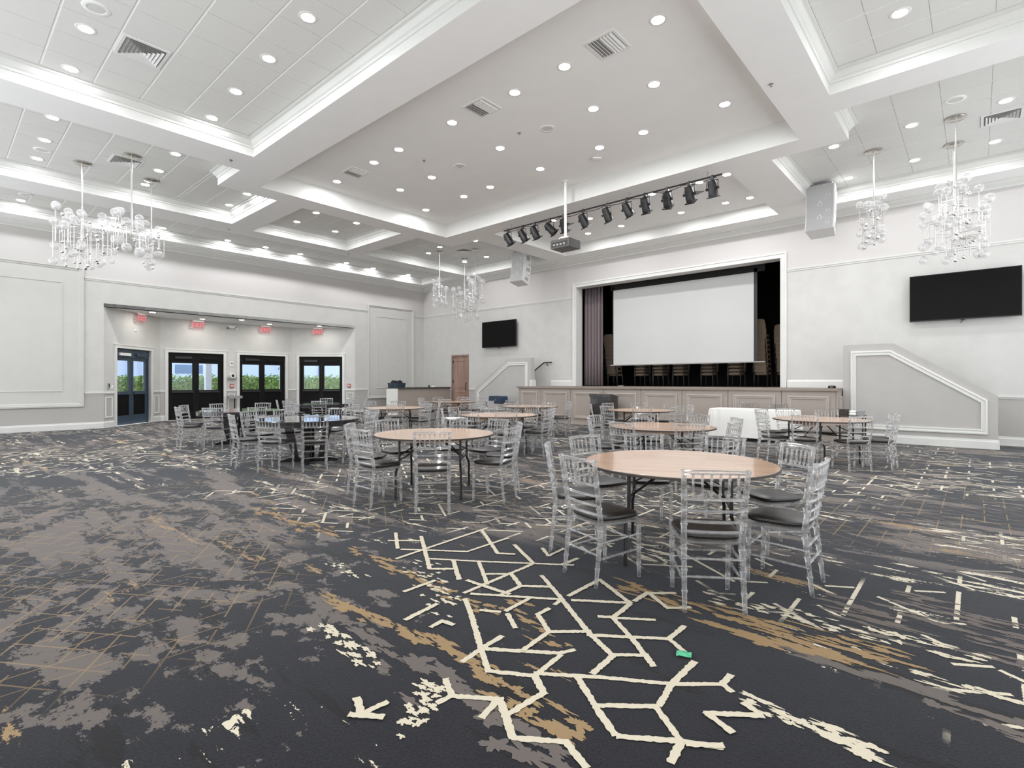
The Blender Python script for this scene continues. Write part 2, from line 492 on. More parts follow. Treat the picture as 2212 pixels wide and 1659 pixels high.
# cream line motif tufted into the carpet in the foreground
SEG = [(18.28,-14.37,18.26,-14.22),(18.26,-14.22,18.25,-14.05),(17.95,-13.99,18.26,-14.22),(17.73,-13.84,17.95,-13.99),(18.26,-14.22,18.6,-13.98),(18.6,-13.98,18.64,-13.9),(18.26,-14.22,18.44,-14.35),(18.44,-14.35,18.64,-14.23),(18.64,-14.23,18.62,-13.99),(18.64,-14.23,18.76,-14.31),(18.63,-14.21,18.88,-14.03),(18.88,-14.03,19.17,-13.85),(19.17,-13.85,19.17,-13.59),(19.17,-13.85,19.35,-13.69),(19.35,-13.69,19.35,-13.59),(19.35,-13.69,19.4,-13.72),(19.17,-13.85,19.2,-14.04),(18.8,-14.1,19.0,-14.24),(18.99,-14.23,19.19,-14.06),(19.01,-14.25,19.15,-14.34),(19.19,-14.06,19.37,-14.2),(19.17,-14.34,19.37,-14.2),(19.37,-14.2,19.5,-14.13),(19.37,-14.2,19.39,-14.33),(18.45,-14.68,18.46,-14.61),(18.46,-14.61,18.34,-14.54),(18.46,-14.61,18.64,-14.48),(18.64,-14.5,18.67,-14.62),(18.64,-14.48,18.85,-14.63),(18.86,-14.63,19.03,-14.51),(19.03,-14.51,19.16,-14.57),(18.76,-14.31,18.74,-14.54),(17.65,-13.77,17.64,-13.02),(17.82,-12.89,17.83,-12.69),(16.94,-13.49,17.28,-13.27),(17.28,-13.27,17.89,-12.84),(17.13,-13.63,17.25,-13.52),(17.11,-13.39,17.44,-13.63),(17.29,-13.28,17.66,-13.56),(17.52,-13.42,17.66,-13.3),(17.64,-13.29,17.86,-13.43),(17.86,-13.43,18.02,-13.3),(17.86,-13.43,17.86,-13.64),(17.7,-13.75,18.21,-13.42),(17.85,-13.18,18.2,-13.41),(18.21,-13.42,18.6,-13.69),(18.21,-13.42,18.22,-13.51),(18.27,-13.38,18.57,-13.17),(18.58,-13.19,18.6,-13.43),(18.6,-13.43,18.8,-13.29),(18.53,-13.47,18.6,-13.42),(18.6,-13.43,18.81,-13.58),(18.61,-13.71,18.97,-13.45),(18.97,-13.45,18.97,-13.25),(18.97,-13.45,19.1,-13.53),(18.6,-13.69,18.82,-13.81),(18.82,-13.81,18.96,-13.69),(18.83,-13.82,18.84,-14.02),(18.81,-13.58,19.03,-13.76),(18.42,-13.83,18.59,-13.67),(18.23,-13.7,18.42,-13.83),(18.23,-13.7,18.23,-13.59),(18.42,-13.83,18.44,-14.08),(18.21,-13.34,18.21,-12.96),(18.21,-12.96,18.57,-13.17),(18.58,-13.12,18.58,-12.94),(18.58,-12.94,18.79,-13.08),(18.79,-13.08,18.89,-12.98),(18.58,-12.96,18.72,-12.83),(18.09,-13.82,18.24,-13.92),(17.93,-13.89,18.03,-13.83),(18.05,-13.79,18.04,-13.55),(17.68,-14.28,17.65,-14.02),(17.33,-14.03,17.33,-13.77),(16.74,-13.67,16.7,-13.1),(16.58,-13.5,17.04,-13.17),(16.41,-13.16,17.12,-13.64),(16.29,-13.43,16.5,-13.25),(16.14,-13.25,16.53,-13.51),(17.04,-13.17,17.04,-12.66),(16.67,-12.63,17.26,-13.03),(16.7,-13.1,16.67,-12.55),(17.26,-13.03,17.38,-12.96),(17.22,-12.77,17.64,-13.02),(17.46,-12.68,17.62,-12.8),(17.62,-12.8,17.6,-12.56),(17.87,-14.24,17.86,-14.15),(17.86,-14.15,17.94,-14.14),(17.51,-13.61,17.89,-13.59),(19.38,-13.96,19.56,-13.82),(19.38,-13.96,19.5,-14.01),(19.48,-13.78,19.55,-13.81),(19.4,-14.2,19.5,-14.12),(18.16,-14.91,18.27,-14.96),(18.27,-14.96,18.28,-14.84),(18.24,-14.99,18.35,-14.91)]
def jag(g, x0, y0, x1, y1, w, z, rnd):
    L = hypot(x1-x0, y1-y0); k = max(3, int(L/.012)); ux, uy = (x1-x0)/L, (y1-y0)/L
    vs = []
    for i in range(k+1):
        t = -w*.35 + (L + w*.7)*i/k
        a = w/2 + rnd.uniform(-.22, .22)*w*.5; b = w/2 + rnd.uniform(-.22, .22)*w*.5
        vs += [(x0+ux*t-uy*a, y0+uy*t+ux*a, z), (x0+ux*t+uy*b, y0+uy*t-ux*b, z)]
    g.add(vs, [(2*i, 2*i+1, 2*i+3, 2*i+2) for i in range(k)])
rnd = random.Random(3)
g = G()
for i, s in enumerate(SEG):
    jag(g, *s, .030 + .006*rnd.random(), .0030 + .00004*i, rnd)
o = obj('carpet_lines', g, M['cream'], floor); o['kind'] = 'stuff'; o['label'] = 'broken cream lines tufted into the carpet'
def blob(g, x, y, lx, ly, z, rnd, n=40, rough=.3):
    ph = [rnd.uniform(0, 6.28) for _ in range(4)]; am = [rnd.uniform(.1, rough) for _ in range(4)]
    vs = [(x, y, z)]
    for j in range(n):
        t = 2*pi*j/n
        r = 1 + sum(am[q]*sin((q+2)*t + ph[q]) for q in range(4))*.8 + rnd.uniform(-.28, .28)
        r = max(.25, r)
        vs.append((x + lx/2*r*cos(t), y + ly/2*r*sin(t), z))
    g.add(vs, [(0, 1+j, 1+(j+1) % n) for j in range(n)])
# strokes: (x, y, length along x, width, count, spread)  gold, taupe and cream
g1, g2, g3 = G(), G(), G()
def stroke(g, x0, y0, x1, y1, n, lx, ly, sp, z):
    for i in range(n):
        t = (i + rnd.random()) / n
        blob(g, x0+(x1-x0)*t + rnd.gauss(0, .03), y0+(y1-y0)*t + rnd.gauss(0, sp), lx*rnd.uniform(.4, 1.3), ly*rnd.uniform(.4, 1.3), z + .00003*i, rnd)
stroke(g1, 17.0,-14.44, 18.3,-14.33, 34, .16, .045, .03, .0014)
stroke(g1, 18.3,-14.36, 19.1,-14.45, 22, .13, .05, .04, .0014)
stroke(g2, 17.3,-14.50, 19.3,-14.62, 36, .17, .07, .05, .0008)
stroke(g1, 18.3,-12.92, 20.0,-12.9, 46, .20, .04, .07, .0014)
stroke(g1, 19.1,-13.12, 19.8,-13.02, 16, .22, .05, .03, .0014)
stroke(g2, 19.5,-13.1, 20.6,-13.15, 22, .30, .05, .04, .0008)
stroke(g1, 16.2,-13.75, 18.0,-13.85, 40, .12, .04, .05, .0014)
stroke(g1, 17.9,-13.6, 18.6,-13.95, 16, .10, .035, .06, .0014)
stroke(g3, 18.9,-12.72, 20.3,-12.55, 46, .10, .03, .05, .0022)
stroke(g3, 19.5,-13.72, 20.0,-13.78, 24, .10, .035, .03, .0022)
stroke(g3, 20.0,-12.95, 20.7,-12.92, 14, .12, .03, .04, .0022)
stroke(g3, 17.35,-14.62, 17.95,-14.72, 30, .07, .03, .04, .0022)
stroke(g3, 18.3,-14.62, 18.5,-14.86, 24, .06, .03, .04, .0022)
stroke(g3, 16.9,-13.6, 17.8,-14.05, 46, .06, .025, .10, .0022)
stroke(g3, 16.4,-14.05, 16.9,-14.1, 14, .05, .025, .04, .0022)
stroke(g1, 14.2,-13.75, 15.8,-13.65, 26, .16, .05, .06, .0014)
stroke(g2, 19.6,-12.2, 20.9,-12.0, 60, .26, .05, .22, .0008)
for nm, gg, mt, lb in (('carpet_gold_strokes', g1, 'goldt', 'gold brush strokes in the carpet'), ('carpet_taupe_strokes', g2, 'taupet', 'taupe patches in the carpet'), ('carpet_cream_flecks', g3, 'cream', 'cream flecks in the carpet')):
    o = obj(nm, gg, M[mt], floor); o['kind'] = 'stuff'; o['label'] = lb

# left wall with the exit alcove
g = wallbox(G(), mL, LL, 0, 6.7, [(sL(AL[0][1]), sL(AL[3][1]), -.01, 3.78)])
struct('wall_left', g, M['band'], label='pale wall with the exit alcove')
# alcove walls: (p0, p1, openings)
DZ = 2.53
ALC = [('wall_alcove_left', AL[0], AL[1], [(.56, 2.30)]), ('wall_alcove_back', AL[1], AL[2], [(.25, 2.14), (2.74, 4.61)]), ('wall_alcove_right', AL[2], AL[3], [(.32, 2.19)])]
for nm, p0, p1, ops in ALC:
    m, th, L = frame(p0, p1)
    w = struct(nm, wallbox(G(), m, L, 0, 4.2, [(a, b, -.01, DZ) for a, b in ops], .22), M['band'], label='pale alcove wall with exit doors')
    g = G(); cuts = [0] + [v for o in ops for v in (o[0]-.11, o[1]+.11)] + [L]
    for i in range(0, len(cuts), 2):
        if cuts[i+1] - cuts[i] < .04: continue
        strip(g, m, cuts[i], cuts[i+1], [(0,0),(.025,0),(.025,.16),(.015,.19),(0,.2)])
        strip(g, m, cuts[i], cuts[i+1], [(0,1.04),(.02,1.05),(.035,1.08),(.03,1.11),(0,1.12)])
        if cuts[i+1] - cuts[i] > .3:
            ringmould(g, m, [(cuts[i]+.06, .3), (cuts[i+1]-.06, .3), (cuts[i+1]-.06, .96), (cuts[i]+.06, .96)], [(0,0),(.005,.02),(.035,.02),(.045,0)])
    obj('rail_moulding', g, M['trim'], w)
# alcove ceiling
g = G(); g.prism([(0,0),(0,0)], 0, 0) if False else None
g = G()
zc = 3.78
g.add([(0, AL[0][1], zc), (0, AL[3][1], zc), (-2.1, AL[2][1]+.1, zc), (-2.1, AL[1][1]-.1, zc), (0, AL[0][1], zc+.1), (0, AL[3][1], zc+.1), (-2.1, AL[2][1]+.1, zc+.1), (-2.1, AL[1][1]-.1, zc+.1)],
      [(0,1,2,3),(7,6,5,4),(0,3,7,4),(3,2,6,7),(2,1,5,6),(1,0,4,5)])
struct('ceiling_alcove', g, M['ceil'], label='white alcove ceiling')

# stage wall with proscenium opening and side door
PX0, PX1, PZ = 9.05, 16.08, 4.96
ST = 1.27          # stage height
g = wallbox(G(), mS, LS, 0, 6.7, [(PX0, PX1, ST-.3, PZ), (2.12, 3.13, -.01, 2.6)], .38)
struct('wall_stage', g, M['band'], label='pale wall with the stage opening')

# stage house behind the opening, painted black
g = G(); g.box(7.0, 18.0, 5.2, 5.3, ST-.1, 6.5); g.box(6.9, 7.0, .38, 5.3, ST-.1, 6.5); g.box(18.0, 18.1, .38, 5.3, ST-.1, 6.5)
struct('wall_stage_house', g, M['matblack'], label='black walls behind the stage')
g = G(); g.box(6.9, 18.1, .38, 5.3, 6.5, 6.6)
struct('ceiling_stage_house', g, M['matblack'], label='black ceiling over the stage')
g = G(); g.box(PX0, PX1, 0, .38, ST-.08, ST); g.box(7.0, 18.0, .38, 5.2, ST-.08, ST)
struct('floor_stage', g, M['stagetop'], label='dark stage floor')

# proscenium casing
g = G()
PB = .17
prof = [(0,0),(.006,.05),(.05,.055),(.06,.035),(.12,.03),(.13,.045),(.165,.045),(.17,-.0),(.172,-.30)]
o_ = [(8.88, ST), (PX1+.16, ST), (PX1+.16, 5.13), (8.88, 5.13)]
# open at the bottom: build three sides from the ring, leaving out the sill
n_ = 4; base = 0
for o, d in prof:
    for q in inset(o_, o): g.v.append((q.x, -d, q.y if q.y > 2 else ST+.005))
for i in range(len(prof)-1):
    for j in (1, 2, 3):
        a = i*4+j; b = i*4+(j+1) % 4
        g.f.append((a, b, b+4, a+4))
struct('trim_1', g, M['trim'], label='white casing around the stage opening')

# crown, picture rail, chair rail, baseboard
def rails(nm, m, crown, pic, chair, base, lab):
    g = G()
    for a, b in crown: strip(g, m, a, b, [(0,5.82),(.025,5.82),(.03,5.86),(.07,5.89),(.12,5.93),(.13,5.96),(.17,5.97),(.17,6.0),(0,6.0)])
    struct('trim_%d' % nm, g, M['trim'], label='white crown moulding along the ' + lab)
    g = G()
    for a, b in pic: strip(g, m, a, b, [(0,4.54),(.015,4.545),(.02,4.57),(.035,4.59),(.04,4.62),(0,4.63)])
    struct('trim_%d' % (nm+1), g, M['trim'], label='white picture rail along the ' + lab)
    g = G()
    for a, b in chair: strip(g, m, a, b, [(0,1.04),(.015,1.045),(.025,1.07),(.04,1.09),(.04,1.115),(0,1.12)])
    struct('trim_%d' % (nm+2), g, M['trim'], label='white chair rail along the ' + lab)
    g = G()
    for a, b in base: strip(g, m, a, b, [(0,0),(.025,0),(.025,.15),(.015,.17),(.012,.195),(0,.2)])
    return struct('baseboard_' + lab.split()[0], g, M['trim'], label='white baseboard along the ' + lab)
rails(2, mL, [(0, LL)], [(sL(-13.03), sL(-3.17)), (sL(-.60), LL)], [(sL(-13.03), sL(-12.56)), (sL(-3.79), sL(-3.17))],
      [(0, sL(-12.56)), (sL(-3.79), sL(-3.05))], 'left wall')
rails(5, mS, [(0, XR)], [(0, 8.88), (16.24, XR)], [(0, 2.0), (3.25, 4.75), (20.6, XR)], [(3.25, 4.9), (20.6, XR)], 'stage wall')
# white plinth block on the wall above the stage ends
g = G()
for a, b in ((7.85, 8.87), (16.25, 17.62)): strip(g, mS, a, b, [(0,ST+.005),(.03,ST+.005),(.03,ST+.17),(.015,ST+.21),(0,ST+.22)])
struct('baseboard_stage', g, M['trim'], label='white skirting above the stage ends')

# framed wall panels on the left wall
pp = [(0,0),(.004,.05),(.05,.055),(.065,.03),(.1,.028),(.115,.012),(.13,0)]
pi_ = [(0,0),(.008,.022),(.03,.022),(.04,0)]
k = 8
for y0, y1, yi0, yi1 in ((-19.0, -13.04, -18.5, -13.53), (-3.16, -.61, -2.72, -1.08)):
    g = G()
    ringmould(g, mL, [(sL(y0), .68), (sL(y1), .68), (sL(y1), 4.9), (sL(y0), 4.9)], pp)
    ringmould(g, mL, [(sL(yi0), 1.14), (sL(yi1), 1.14), (sL(yi1), 4.41), (sL(yi0), 4.41)], pi_)
    g.box(sL(y0)+.05, sL(y1)-.05, -.006, 0, .73, 4.85, mL)
    struct('trim_%d' % k, g, M['wall'], label='framed wall panel with double moulding'); k += 1

# ------------------------------------------------------------------ coffered ceiling
TZ = 6.35
TRAYS = {   # name: (CCW polygon, ceiling height, tiled, rectangles for the tiles)
 'G': ([(.72,-20),(3.2,-20),(3.2,-.7),(.72,-.7)], 6.30, True, [(.72,3.2,-20,-.7)]),
 'B': ([(4.2,-18),(8.4,-18),(8.4,-11.72),(7.1,-11.72),(7.1,-10.35),(4.2,-10.35)], TZ, True, [(4.2,8.4,-18,-11.72),(4.2,7.1,-11.72,-10.35)]),
 'H': ([(3.9,-9.65),(7.03,-9.65),(7.03,-6.5),(3.9,-6.5)], TZ, True, [(3.9,7.03,-9.65,-6.5)]),
 'I': ([(3.85,-5.85),(7.0,-5.85),(7.0,-4.4),(8.25,-4.4),(8.25,-.67),(3.85,-.67)], TZ, True, [(3.85,7.0,-5.85,-4.4),(3.85,8.25,-4.4,-.67)]),
 'A': ([(9.3,-18),(16.1,-18),(16.1,-11.8),(9.3,-11.8)], TZ, True, [(9.3,16.1,-18,-11.8)]),
 'C': ([(7.72,-11.0),(17.76,-11.0),(17.76,-5.28),(7.72,-5.28)], 6.43, False, []),
 'S': ([(9.12,-4.58),(16.22,-4.58),(16.22,-.77),(9.12,-.77)], 6.36, False, []),
 'D': ([(18.5,-9.9),(21.6,-9.9),(21.6,-6.65),(18.5,-6.65)], TZ, True, [(18.5,21.6,-9.9,-6.65)]),
 'E': ([(18.45,-6.0),(21.6,-6.0),(21.6,-.72),(17.1,-.72),(17.1,-4.65),(18.45,-4.65)], TZ, True, [(18.45,21.6,-6.0,-4.65),(17.1,21.6,-4.65,-.72)]),
 'F': ([(22.2,-20),(24.8,-20),(24.8,-.7),(22.2,-.7)], 6.30, False, []),
}
def inpoly(x, y, P):
    c = False; n = len(P)
    for i in range(n):
        (x1, y1), (x2, y2) = P[i], P[(i+1) % n]
        if (y1 > y) != (y2 > y) and x < (x2-x1)*(y-y1)/(y2-y1) + x1: c = not c
    return c
xs = sorted({-.2, XR} | {p[0] for t in TRAYS.values() for p in t[0]})
ys = sorted({YN, .2} | {p[1] for t in TRAYS.values() for p in t[0]})
g = G()
for i in range(len(xs)-1):
    j = 0
    while j < len(ys)-1:
        cx = (xs[i]+xs[i+1])/2
        if any(inpoly(cx, (ys[j]+ys[j+1])/2, t[0]) for t in TRAYS.values()): j += 1; continue
        k = j
        while k < len(ys)-1 and not any(inpoly(cx, (ys[k]+ys[k+1])/2, t[0]) for t in TRAYS.values()): k += 1
        g.quad((xs[i], ys[j], H0), (xs[i], ys[k], H0), (xs[i+1], ys[k], H0), (xs[i+1], ys[j], H0)); j = k
struct('ceiling', g, M['ceil'], label='white ceiling beams and soffits')
unit = G().box(-.5, .5, -.5, .5, -.5, .5).mesh('ceiling_tile', M['tile'])
TNAME = {'G': 'tiled ceiling strip along the left wall', 'B': 'tiled ceiling tray with the left chandeliers', 'H': 'square tiled ceiling tray', 'I': 'ceiling tray in the far corner',
         'A': 'large tiled ceiling tray at the near left', 'C': 'large central raised ceiling', 'S': 'ceiling tray in front of the stage', 'D': 'tiled ceiling tray at the near right', 'E': 'ceiling tray with the right chandeliers', 'F': 'ceiling strip along the right side'}
for nm, (P, zt, tiled, rects) in TRAYS.items():
    g = G(); n_ = len(P)
    # faces and cove
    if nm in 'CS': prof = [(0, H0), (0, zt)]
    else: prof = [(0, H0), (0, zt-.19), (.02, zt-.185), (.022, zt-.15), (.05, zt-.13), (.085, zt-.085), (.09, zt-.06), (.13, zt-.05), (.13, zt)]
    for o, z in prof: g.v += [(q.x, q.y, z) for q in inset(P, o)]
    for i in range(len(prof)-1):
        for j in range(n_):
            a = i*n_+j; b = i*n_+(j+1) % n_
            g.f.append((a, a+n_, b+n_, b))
    # top, cell by cell
    tx = sorted({p[0] for p in P}); ty = sorted({p[1] for p in P})
    top = G()
    for i in range(len(tx)-1):
        for j in range(len(ty)-1):
            if inpoly((tx[i]+tx[i+1])/2, (ty[j]+ty[j+1])/2, P):
                top.quad((tx[i], ty[j], zt), (tx[i], ty[j+1], zt), (tx[i+1], ty[j+1], zt), (tx[i+1], ty[j], zt))
    t = struct('ceiling_tray', top, M['tbar'] if tiled else M['ceil'], label=TNAME[nm])
    obj('tray_cove', g, M['trim'], t)  # same paint as ceiling; darker colour stands in for shade on tray faces
    if tiled:
        for (x0, x1, y0, y1) in rects:
            x0 += .13; x1 -= .13; y0 += .13 if (y0 == min(p[1] for p in P)) else 0; y1 -= .13 if (y1 == max(p[1] for p in P)) else 0
            gx = [x0] + [v for v in [10.04 + .65*q for q in range(-16, 20)] if x0+.06 < v < x1-.06] + [x1]
            gy = [y0] + [v for v in [-12.45 + .65*q for q in range(-14, 20)] if y0+.06 < v < y1-.06] + [y1]
            for i in range(len(gx)-1):
                for j in range(len(gy)-1):
                    if gy[j+1] < -16.9: continue
                    o = link('ceiling_tile', unit, t, ((gx[i]+gx[i+1])/2, (gy[j]+gy[j+1])/2, zt-.006))
                    o.scale = (gx[i+1]-gx[i]-.010, gy[j+1]-gy[j]-.032, .012)

# ------------------------------------------------------------------ recessed lights
ORD = ['first', 'second', 'third', 'fourth', 'fifth', 'sixth', 'seventh', 'eighth', 'ninth', 'tenth', 'eleventh', 'twelfth', 'thirteenth', 'fourteenth', 'fifteenth', 'sixteenth', 'seventeenth', 'eighteenth', 'nineteenth', 'twentieth']
def px(x, y):       # order of things across the picture, for the labels
    dx, dy = x - 20.252, y + 16.204
    c, s = cos(.728235), sin(.728235)
    return (dx*c + dy*s) / max(.1, -dx*s + dy*c)
RINGM = G().lathe([(.085,0),(.088,-.006),(.115,-.008),(.125,-.002),(.125,.004)], 24, close=False).mesh('trim_ring', M['white'], True)
LENSM = G().add([(0,0,-.003)] + [(.087*cos(2*pi*j/24), .087*sin(2*pi*j/24), -.003) for j in range(24)], [(0, 1+(j+1) % 24, 1+j) for j in range(24)]).mesh('lens', M['lamp'])
LENSA = LENSM.copy(); LENSA.materials.clear(); LENSA.materials.append(M['alclamp'])
def downlights(pts, z, where, lens=LENSM):
    pts = sorted(pts, key=lambda p: px(*p))
    for i, (x, y) in enumerate(pts):
        lab = ('lit recessed downlight, %s from left in the %s' % (ORD[i], where)) if len(pts) > 1 else 'lit recessed downlight, single one in the ' + where
        t = thing('downlight', lab, 'light', (x, y, z), 0, 'recessed ceiling downlights')
        link('trim_ring', RINGM, t); link('lens', lens, t)
zt = TZ - .012
downlights([(11.02,-14.74),(9.67,-14.71),(13.54,-12.8),(12.24,-12.76),(10.92,-12.74),(9.66,-12.69)], zt, 'near left ceiling tray')
downlights([(7.46,-14.66),(6.15,-14.62),(4.86,-14.6),(7.39,-12.65),(6.08,-12.63),(4.83,-12.6),(6.05,-10.66),(4.79,-10.64)], zt, 'tray above the left chandeliers')
downlights([(1.18,-14.54),(1.17,-12.54),(1.08,-11.26),(1.06,-9.34),(1.1,-8.08),(1.08,-6.78),(1.05,-4.83),(1.0,-3.52),(1.0,-1.68)], 6.288, 'ceiling strip along left wall')
downlights([(5.95,-8.7),(4.72,-8.68),(5.96,-7.39),(4.65,-7.36)], zt, 'square tray beyond the left chandeliers')
downlights([(5.66,-3.79),(4.66,-3.5),(7.25,-3.55),(5.9,-1.61),(4.62,-1.58)], zt, 'far corner ceiling tray')
downlights([(10.01,-9.44),(10.98,-9.46),(8.35,-9.41),(12.71,-9.48),(14.3,-9.46),(15.38,-9.49),(16.97,-9.5)], 6.43, 'nearest row of central ceiling')
downlights([(10.32,-8.01),(9.06,-8.02),(12.65,-8.06),(15.02,-8.1),(16.21,-8.09)], 6.43, 'middle row of central ceiling')
downlights([(16.87,-6.66),(8.31,-6.57),(9.94,-6.59),(10.94,-6.6),(12.61,-6.64),(14.25,-6.67),(15.27,-6.67)], 6.43, 'farthest row of central ceiling')
downlights([(10.6,-3.49),(11.53,-2.91),(13.89,-3.56),(15.14,-3.52),(15.82,-3.57)], 6.36, 'tray by stage, near row')
downlights([(10.62,-1.61),(11.86,-1.61),(13.83,-1.61),(15.09,-1.59),(15.72,-1.56)], 6.36, 'tray by stage, back row')
downlights([(18.03,-3.64),(19.32,-3.69),(19.23,-1.68),(20.63,-3.7),(20.53,-1.71),(17.95,-1.45)], zt, 'tray above right chandeliers')
downlights([(19.49,-7.6)], zt, 'near right ceiling tray')
downlights([(-.48,-11.16),(-1.31,-9.38),(-.52,-8.29),(-1.25,-6.92),(-.41,-5.22)], 3.78, 'exit alcove ceiling', LENSA)

# ------------------------------------------------------------------ vents, ceiling speakers, sprinklers
def vent(x, y, z, w, d, lab, slats):
    t = thing('ceiling_vent', lab, 'vent', (x, y, z), 0, 'ceiling air vents')
    g = G(); g.box(-w/2+.03, w/2-.03, -d/2+.03, d/2-.03, -.004, -.001); obj('backing', g, M['ventdark'], t)
    g = G()
    for a, b, c, e in ((-w/2, w/2, -d/2, -d/2+.04), (-w/2, w/2, d/2-.04, d/2), (-w/2, -w/2+.04, -d/2+.04, d/2-.04), (w/2-.04, w/2, -d/2+.04, d/2-.04)):
        g.box(a, b, c, e, -.014, 0)
    obj('frame', g, M['vent'], t)
    if slats == 'rings':
        for i in range(5):
            f = 1 - (i+1)*.17; wi, di = (w/2-.02)*f, (d/2-.02)*f
            g = G(); q = .03
            P = [(-wi,-di),(wi,-di),(wi,di),(-wi,di)]
            a = inset(P, 0); b = inset(P, q)
            vs = [(p.x,p.y,-.028) for p in a] + [(p.x,p.y,-.006) for p in b]
            g.add(vs, [(j, (j+1) % 4, (j+1) % 4+4, j+4) for j in range(4)])
            obj('louvre', g, M['vent'], t)
    else:
        n = 8
        for i in range(n):
            xx = -w/2+.05 + (w-.1)*(i+.5)/n
            m = Matrix.Translation((xx, 0, -.012)) @ Matrix.Rotation(radians(38 if i < n/2 else -38), 4, 'Y')
            g = G(); g.box(-.025, .025, -d/2+.04, d/2-.04, -.002, .002, m); obj('louvre', g, M['vent'], t)
vent(11.0, -14.08, zt, .62, .58, 'large square air vent in the near left ceiling tray', 'rings')
vent(6.13, -13.27, zt, .58, .56, 'square air vent beside the left chandelier canopies', 'rings')
vent(20.6, -2.98, zt, .58, .56, 'square air vent beside the right chandelier canopies', 'rings')
vent(5.95, -2.88, zt, .56, .54, 'small square air vent in the far corner ceiling tray', 'rings')
vent(16.17, -9.5, 6.43, .5, .52, 'square air vent, rightmost in the central ceiling', 'slats')
vent(13.53, -9.49, 6.43, .52, .52, 'square air vent in the middle of central ceiling', 'slats')
vent(9.2, -9.41, 6.43, .52, .48, 'square air vent at the left end of central ceiling', 'slats')
for x, y, z, lab in ((13.93,-8.07,6.43,'round ceiling speaker right of centre between the middle-row downlights'), (11.31,-8.0,6.43,'round ceiling speaker left of centre between the middle-row downlights'), (11.63,-14.73,zt,'round ceiling speaker in the near left tiled tray'),
                     (5.51,-14.58,zt,'round ceiling speaker by the left chandelier tray lights'), (19.97,-4.32,zt,'round ceiling speaker above the right chandeliers'), (5.38,-4.3,zt,'round ceiling speaker in the far corner tray'), (1.85,-14.5,6.288,'round ceiling speaker in the strip beside left wall')):
    t = thing('ceiling_speaker', lab, 'speaker', (x, y, z), 0, 'round ceiling speakers')
    obj('rim', G().lathe([(.1,0),(.105,-.008),(.15,-.008),(.16,0)], 24, close=False), M['ceil'], t, True)
    obj('grille', G().lathe([(.1,-.003),(.0001,-.006)], 24, close=False), M['spkceil'], t, True)
SPR = [(8.8,-12.05,H0,'on the beam beside the large near tray'),(10.95,-8.75,6.43,'beside the left ceiling speaker'),(13.4,-8.3,6.43,'beside the right ceiling speaker'),(12.9,-10.6,6.43,'near the middle central vent'),(17.9,-7.6,H0,'on the beam right of the central ceiling'),(3.55,-10.2,H0,'on the beam by the left wall strip'),(3.5,-6.2,H0,'on the beam before the far corner'),(2.1,-1.5,6.288,'at the far end of the left strip')]
for x, y, z, w in SPR:
    t = thing('sprinkler_head', 'small white sprinkler head ' + w, 'sprinkler', (x, y, z), 0, 'ceiling sprinkler heads')
    obj('escutcheon', G().lathe([(.035,0),(.035,-.006),(.018,-.012)], 12), M['nickel'], t, True)
    obj('nozzle', G().lathe([(.008,-.012),(.008,-.03),(.018,-.032),(.018,-.036)], 10), M['nickel'], t, True)
t = thing('wifi_access_point', 'white square wireless access point on central ceiling', 'access point', (13.91, -6.26, 6.43), radians(45))
obj('housing', G().pad(.2, .2, -.035, 0, 20, 6), M['white'], t, True)
obj('mounting_plate', G().box(-.08,.08,-.08,.08,-.003,0), M['grey'], t)

# ------------------------------------------------------------------ outside the exit doors
g = G(); g.box(-16, -2.25, -24, 8, -.12, -.02); struct('ground_patio', g, M['asphalt'], label='pale patio outside the doors')
t = thing('outside_building', 'pale blue building beyond the hedge seen through the doors', 'building', (-11, 0, -.02))
obj('wall', G().box(-.3, 0, -26, 10, 0, 7), M['bldg'], t)
for y0, y1, z0, z1 in ((-7.6, -6.3, 1.9, 2.35), (-15.2, -14.2, 1.9, 2.4), (2.2, 3.2, 1.9, 2.4)):
    w = obj('window', G().box(0, .03, y0, y1, z0, z1), M['bldgdk'], t)
    obj('pane', G().box(.03, .035, y0+.06, y1-.06, z0+.06, z1-.06), M['bldgdk'], w)
for y in (-11.3, .35): obj('downspout', G().box(.0, .1, y, y+.14, 1.75, 6.5), M['bldgdk'], t)
for y in (-2.2, 3.4): obj('lamp_bracket', G().rod([(0,y,2.2),(.35,y,2.5),(.55,y+.1,2.45)], .03, 6), M['bldgdk'], t)
for y, lab in ((-8.45, 'white square post outside the second pair of doors'), (-5.05, 'wide white pillar outside the right-hand doors')):
    w = .22 if y < -8 else .75
    p = thing('patio_post', lab, 'post', (-3.6, y, -.02))
    obj('shaft', G().box(-.1, .1, -w/2, w/2, 0, 3.2), M['bldgwh'], p); obj('base', G().box(-.13, .13, -w/2-.03, w/2+.03, 0, .15), M['bldgwh'], p)
def hedge(x, y0, y1, h, lab):
    t = thing('hedge', lab, 'hedge', (x, (y0+y1)/2, -.02))
    L = y1-y0; r = random.Random(int(y0*10)+99)
    g = G(); g.box(-.33, .33, -L/2+.05, L/2-.05, 0, h-.12)
    o = obj('stems', g, M['leaf'], t)
    g = G()
    for _ in range(int(L*420)):
        f = r.random()
        if f < .6: p = Vector((.36 + r.uniform(-.05,.08), r.uniform(-L/2, L/2), r.uniform(.5, h)))
        else: p = Vector((r.uniform(-.36,.4), r.uniform(-L/2, L/2), h - .1 + abs(r.gauss(0,.09))))
        a = Vector((r.gauss(0,1), r.gauss(0,1), r.gauss(.3,1))).normalized(); b = a.orthogonal().normalized(); c = a.cross(b)
        s = r.uniform(.05, .1)
        g.quad(p - b*s, p - c*s*.5, p + b*s, p + c*s*.5)
    o = obj('foliage', g, M['leaf'], t); o['kind'] = 'stuff'
hedge(-5.0, -16.5, -8.4, 1.62, 'clipped green hedge outside the left pair of exit doors')
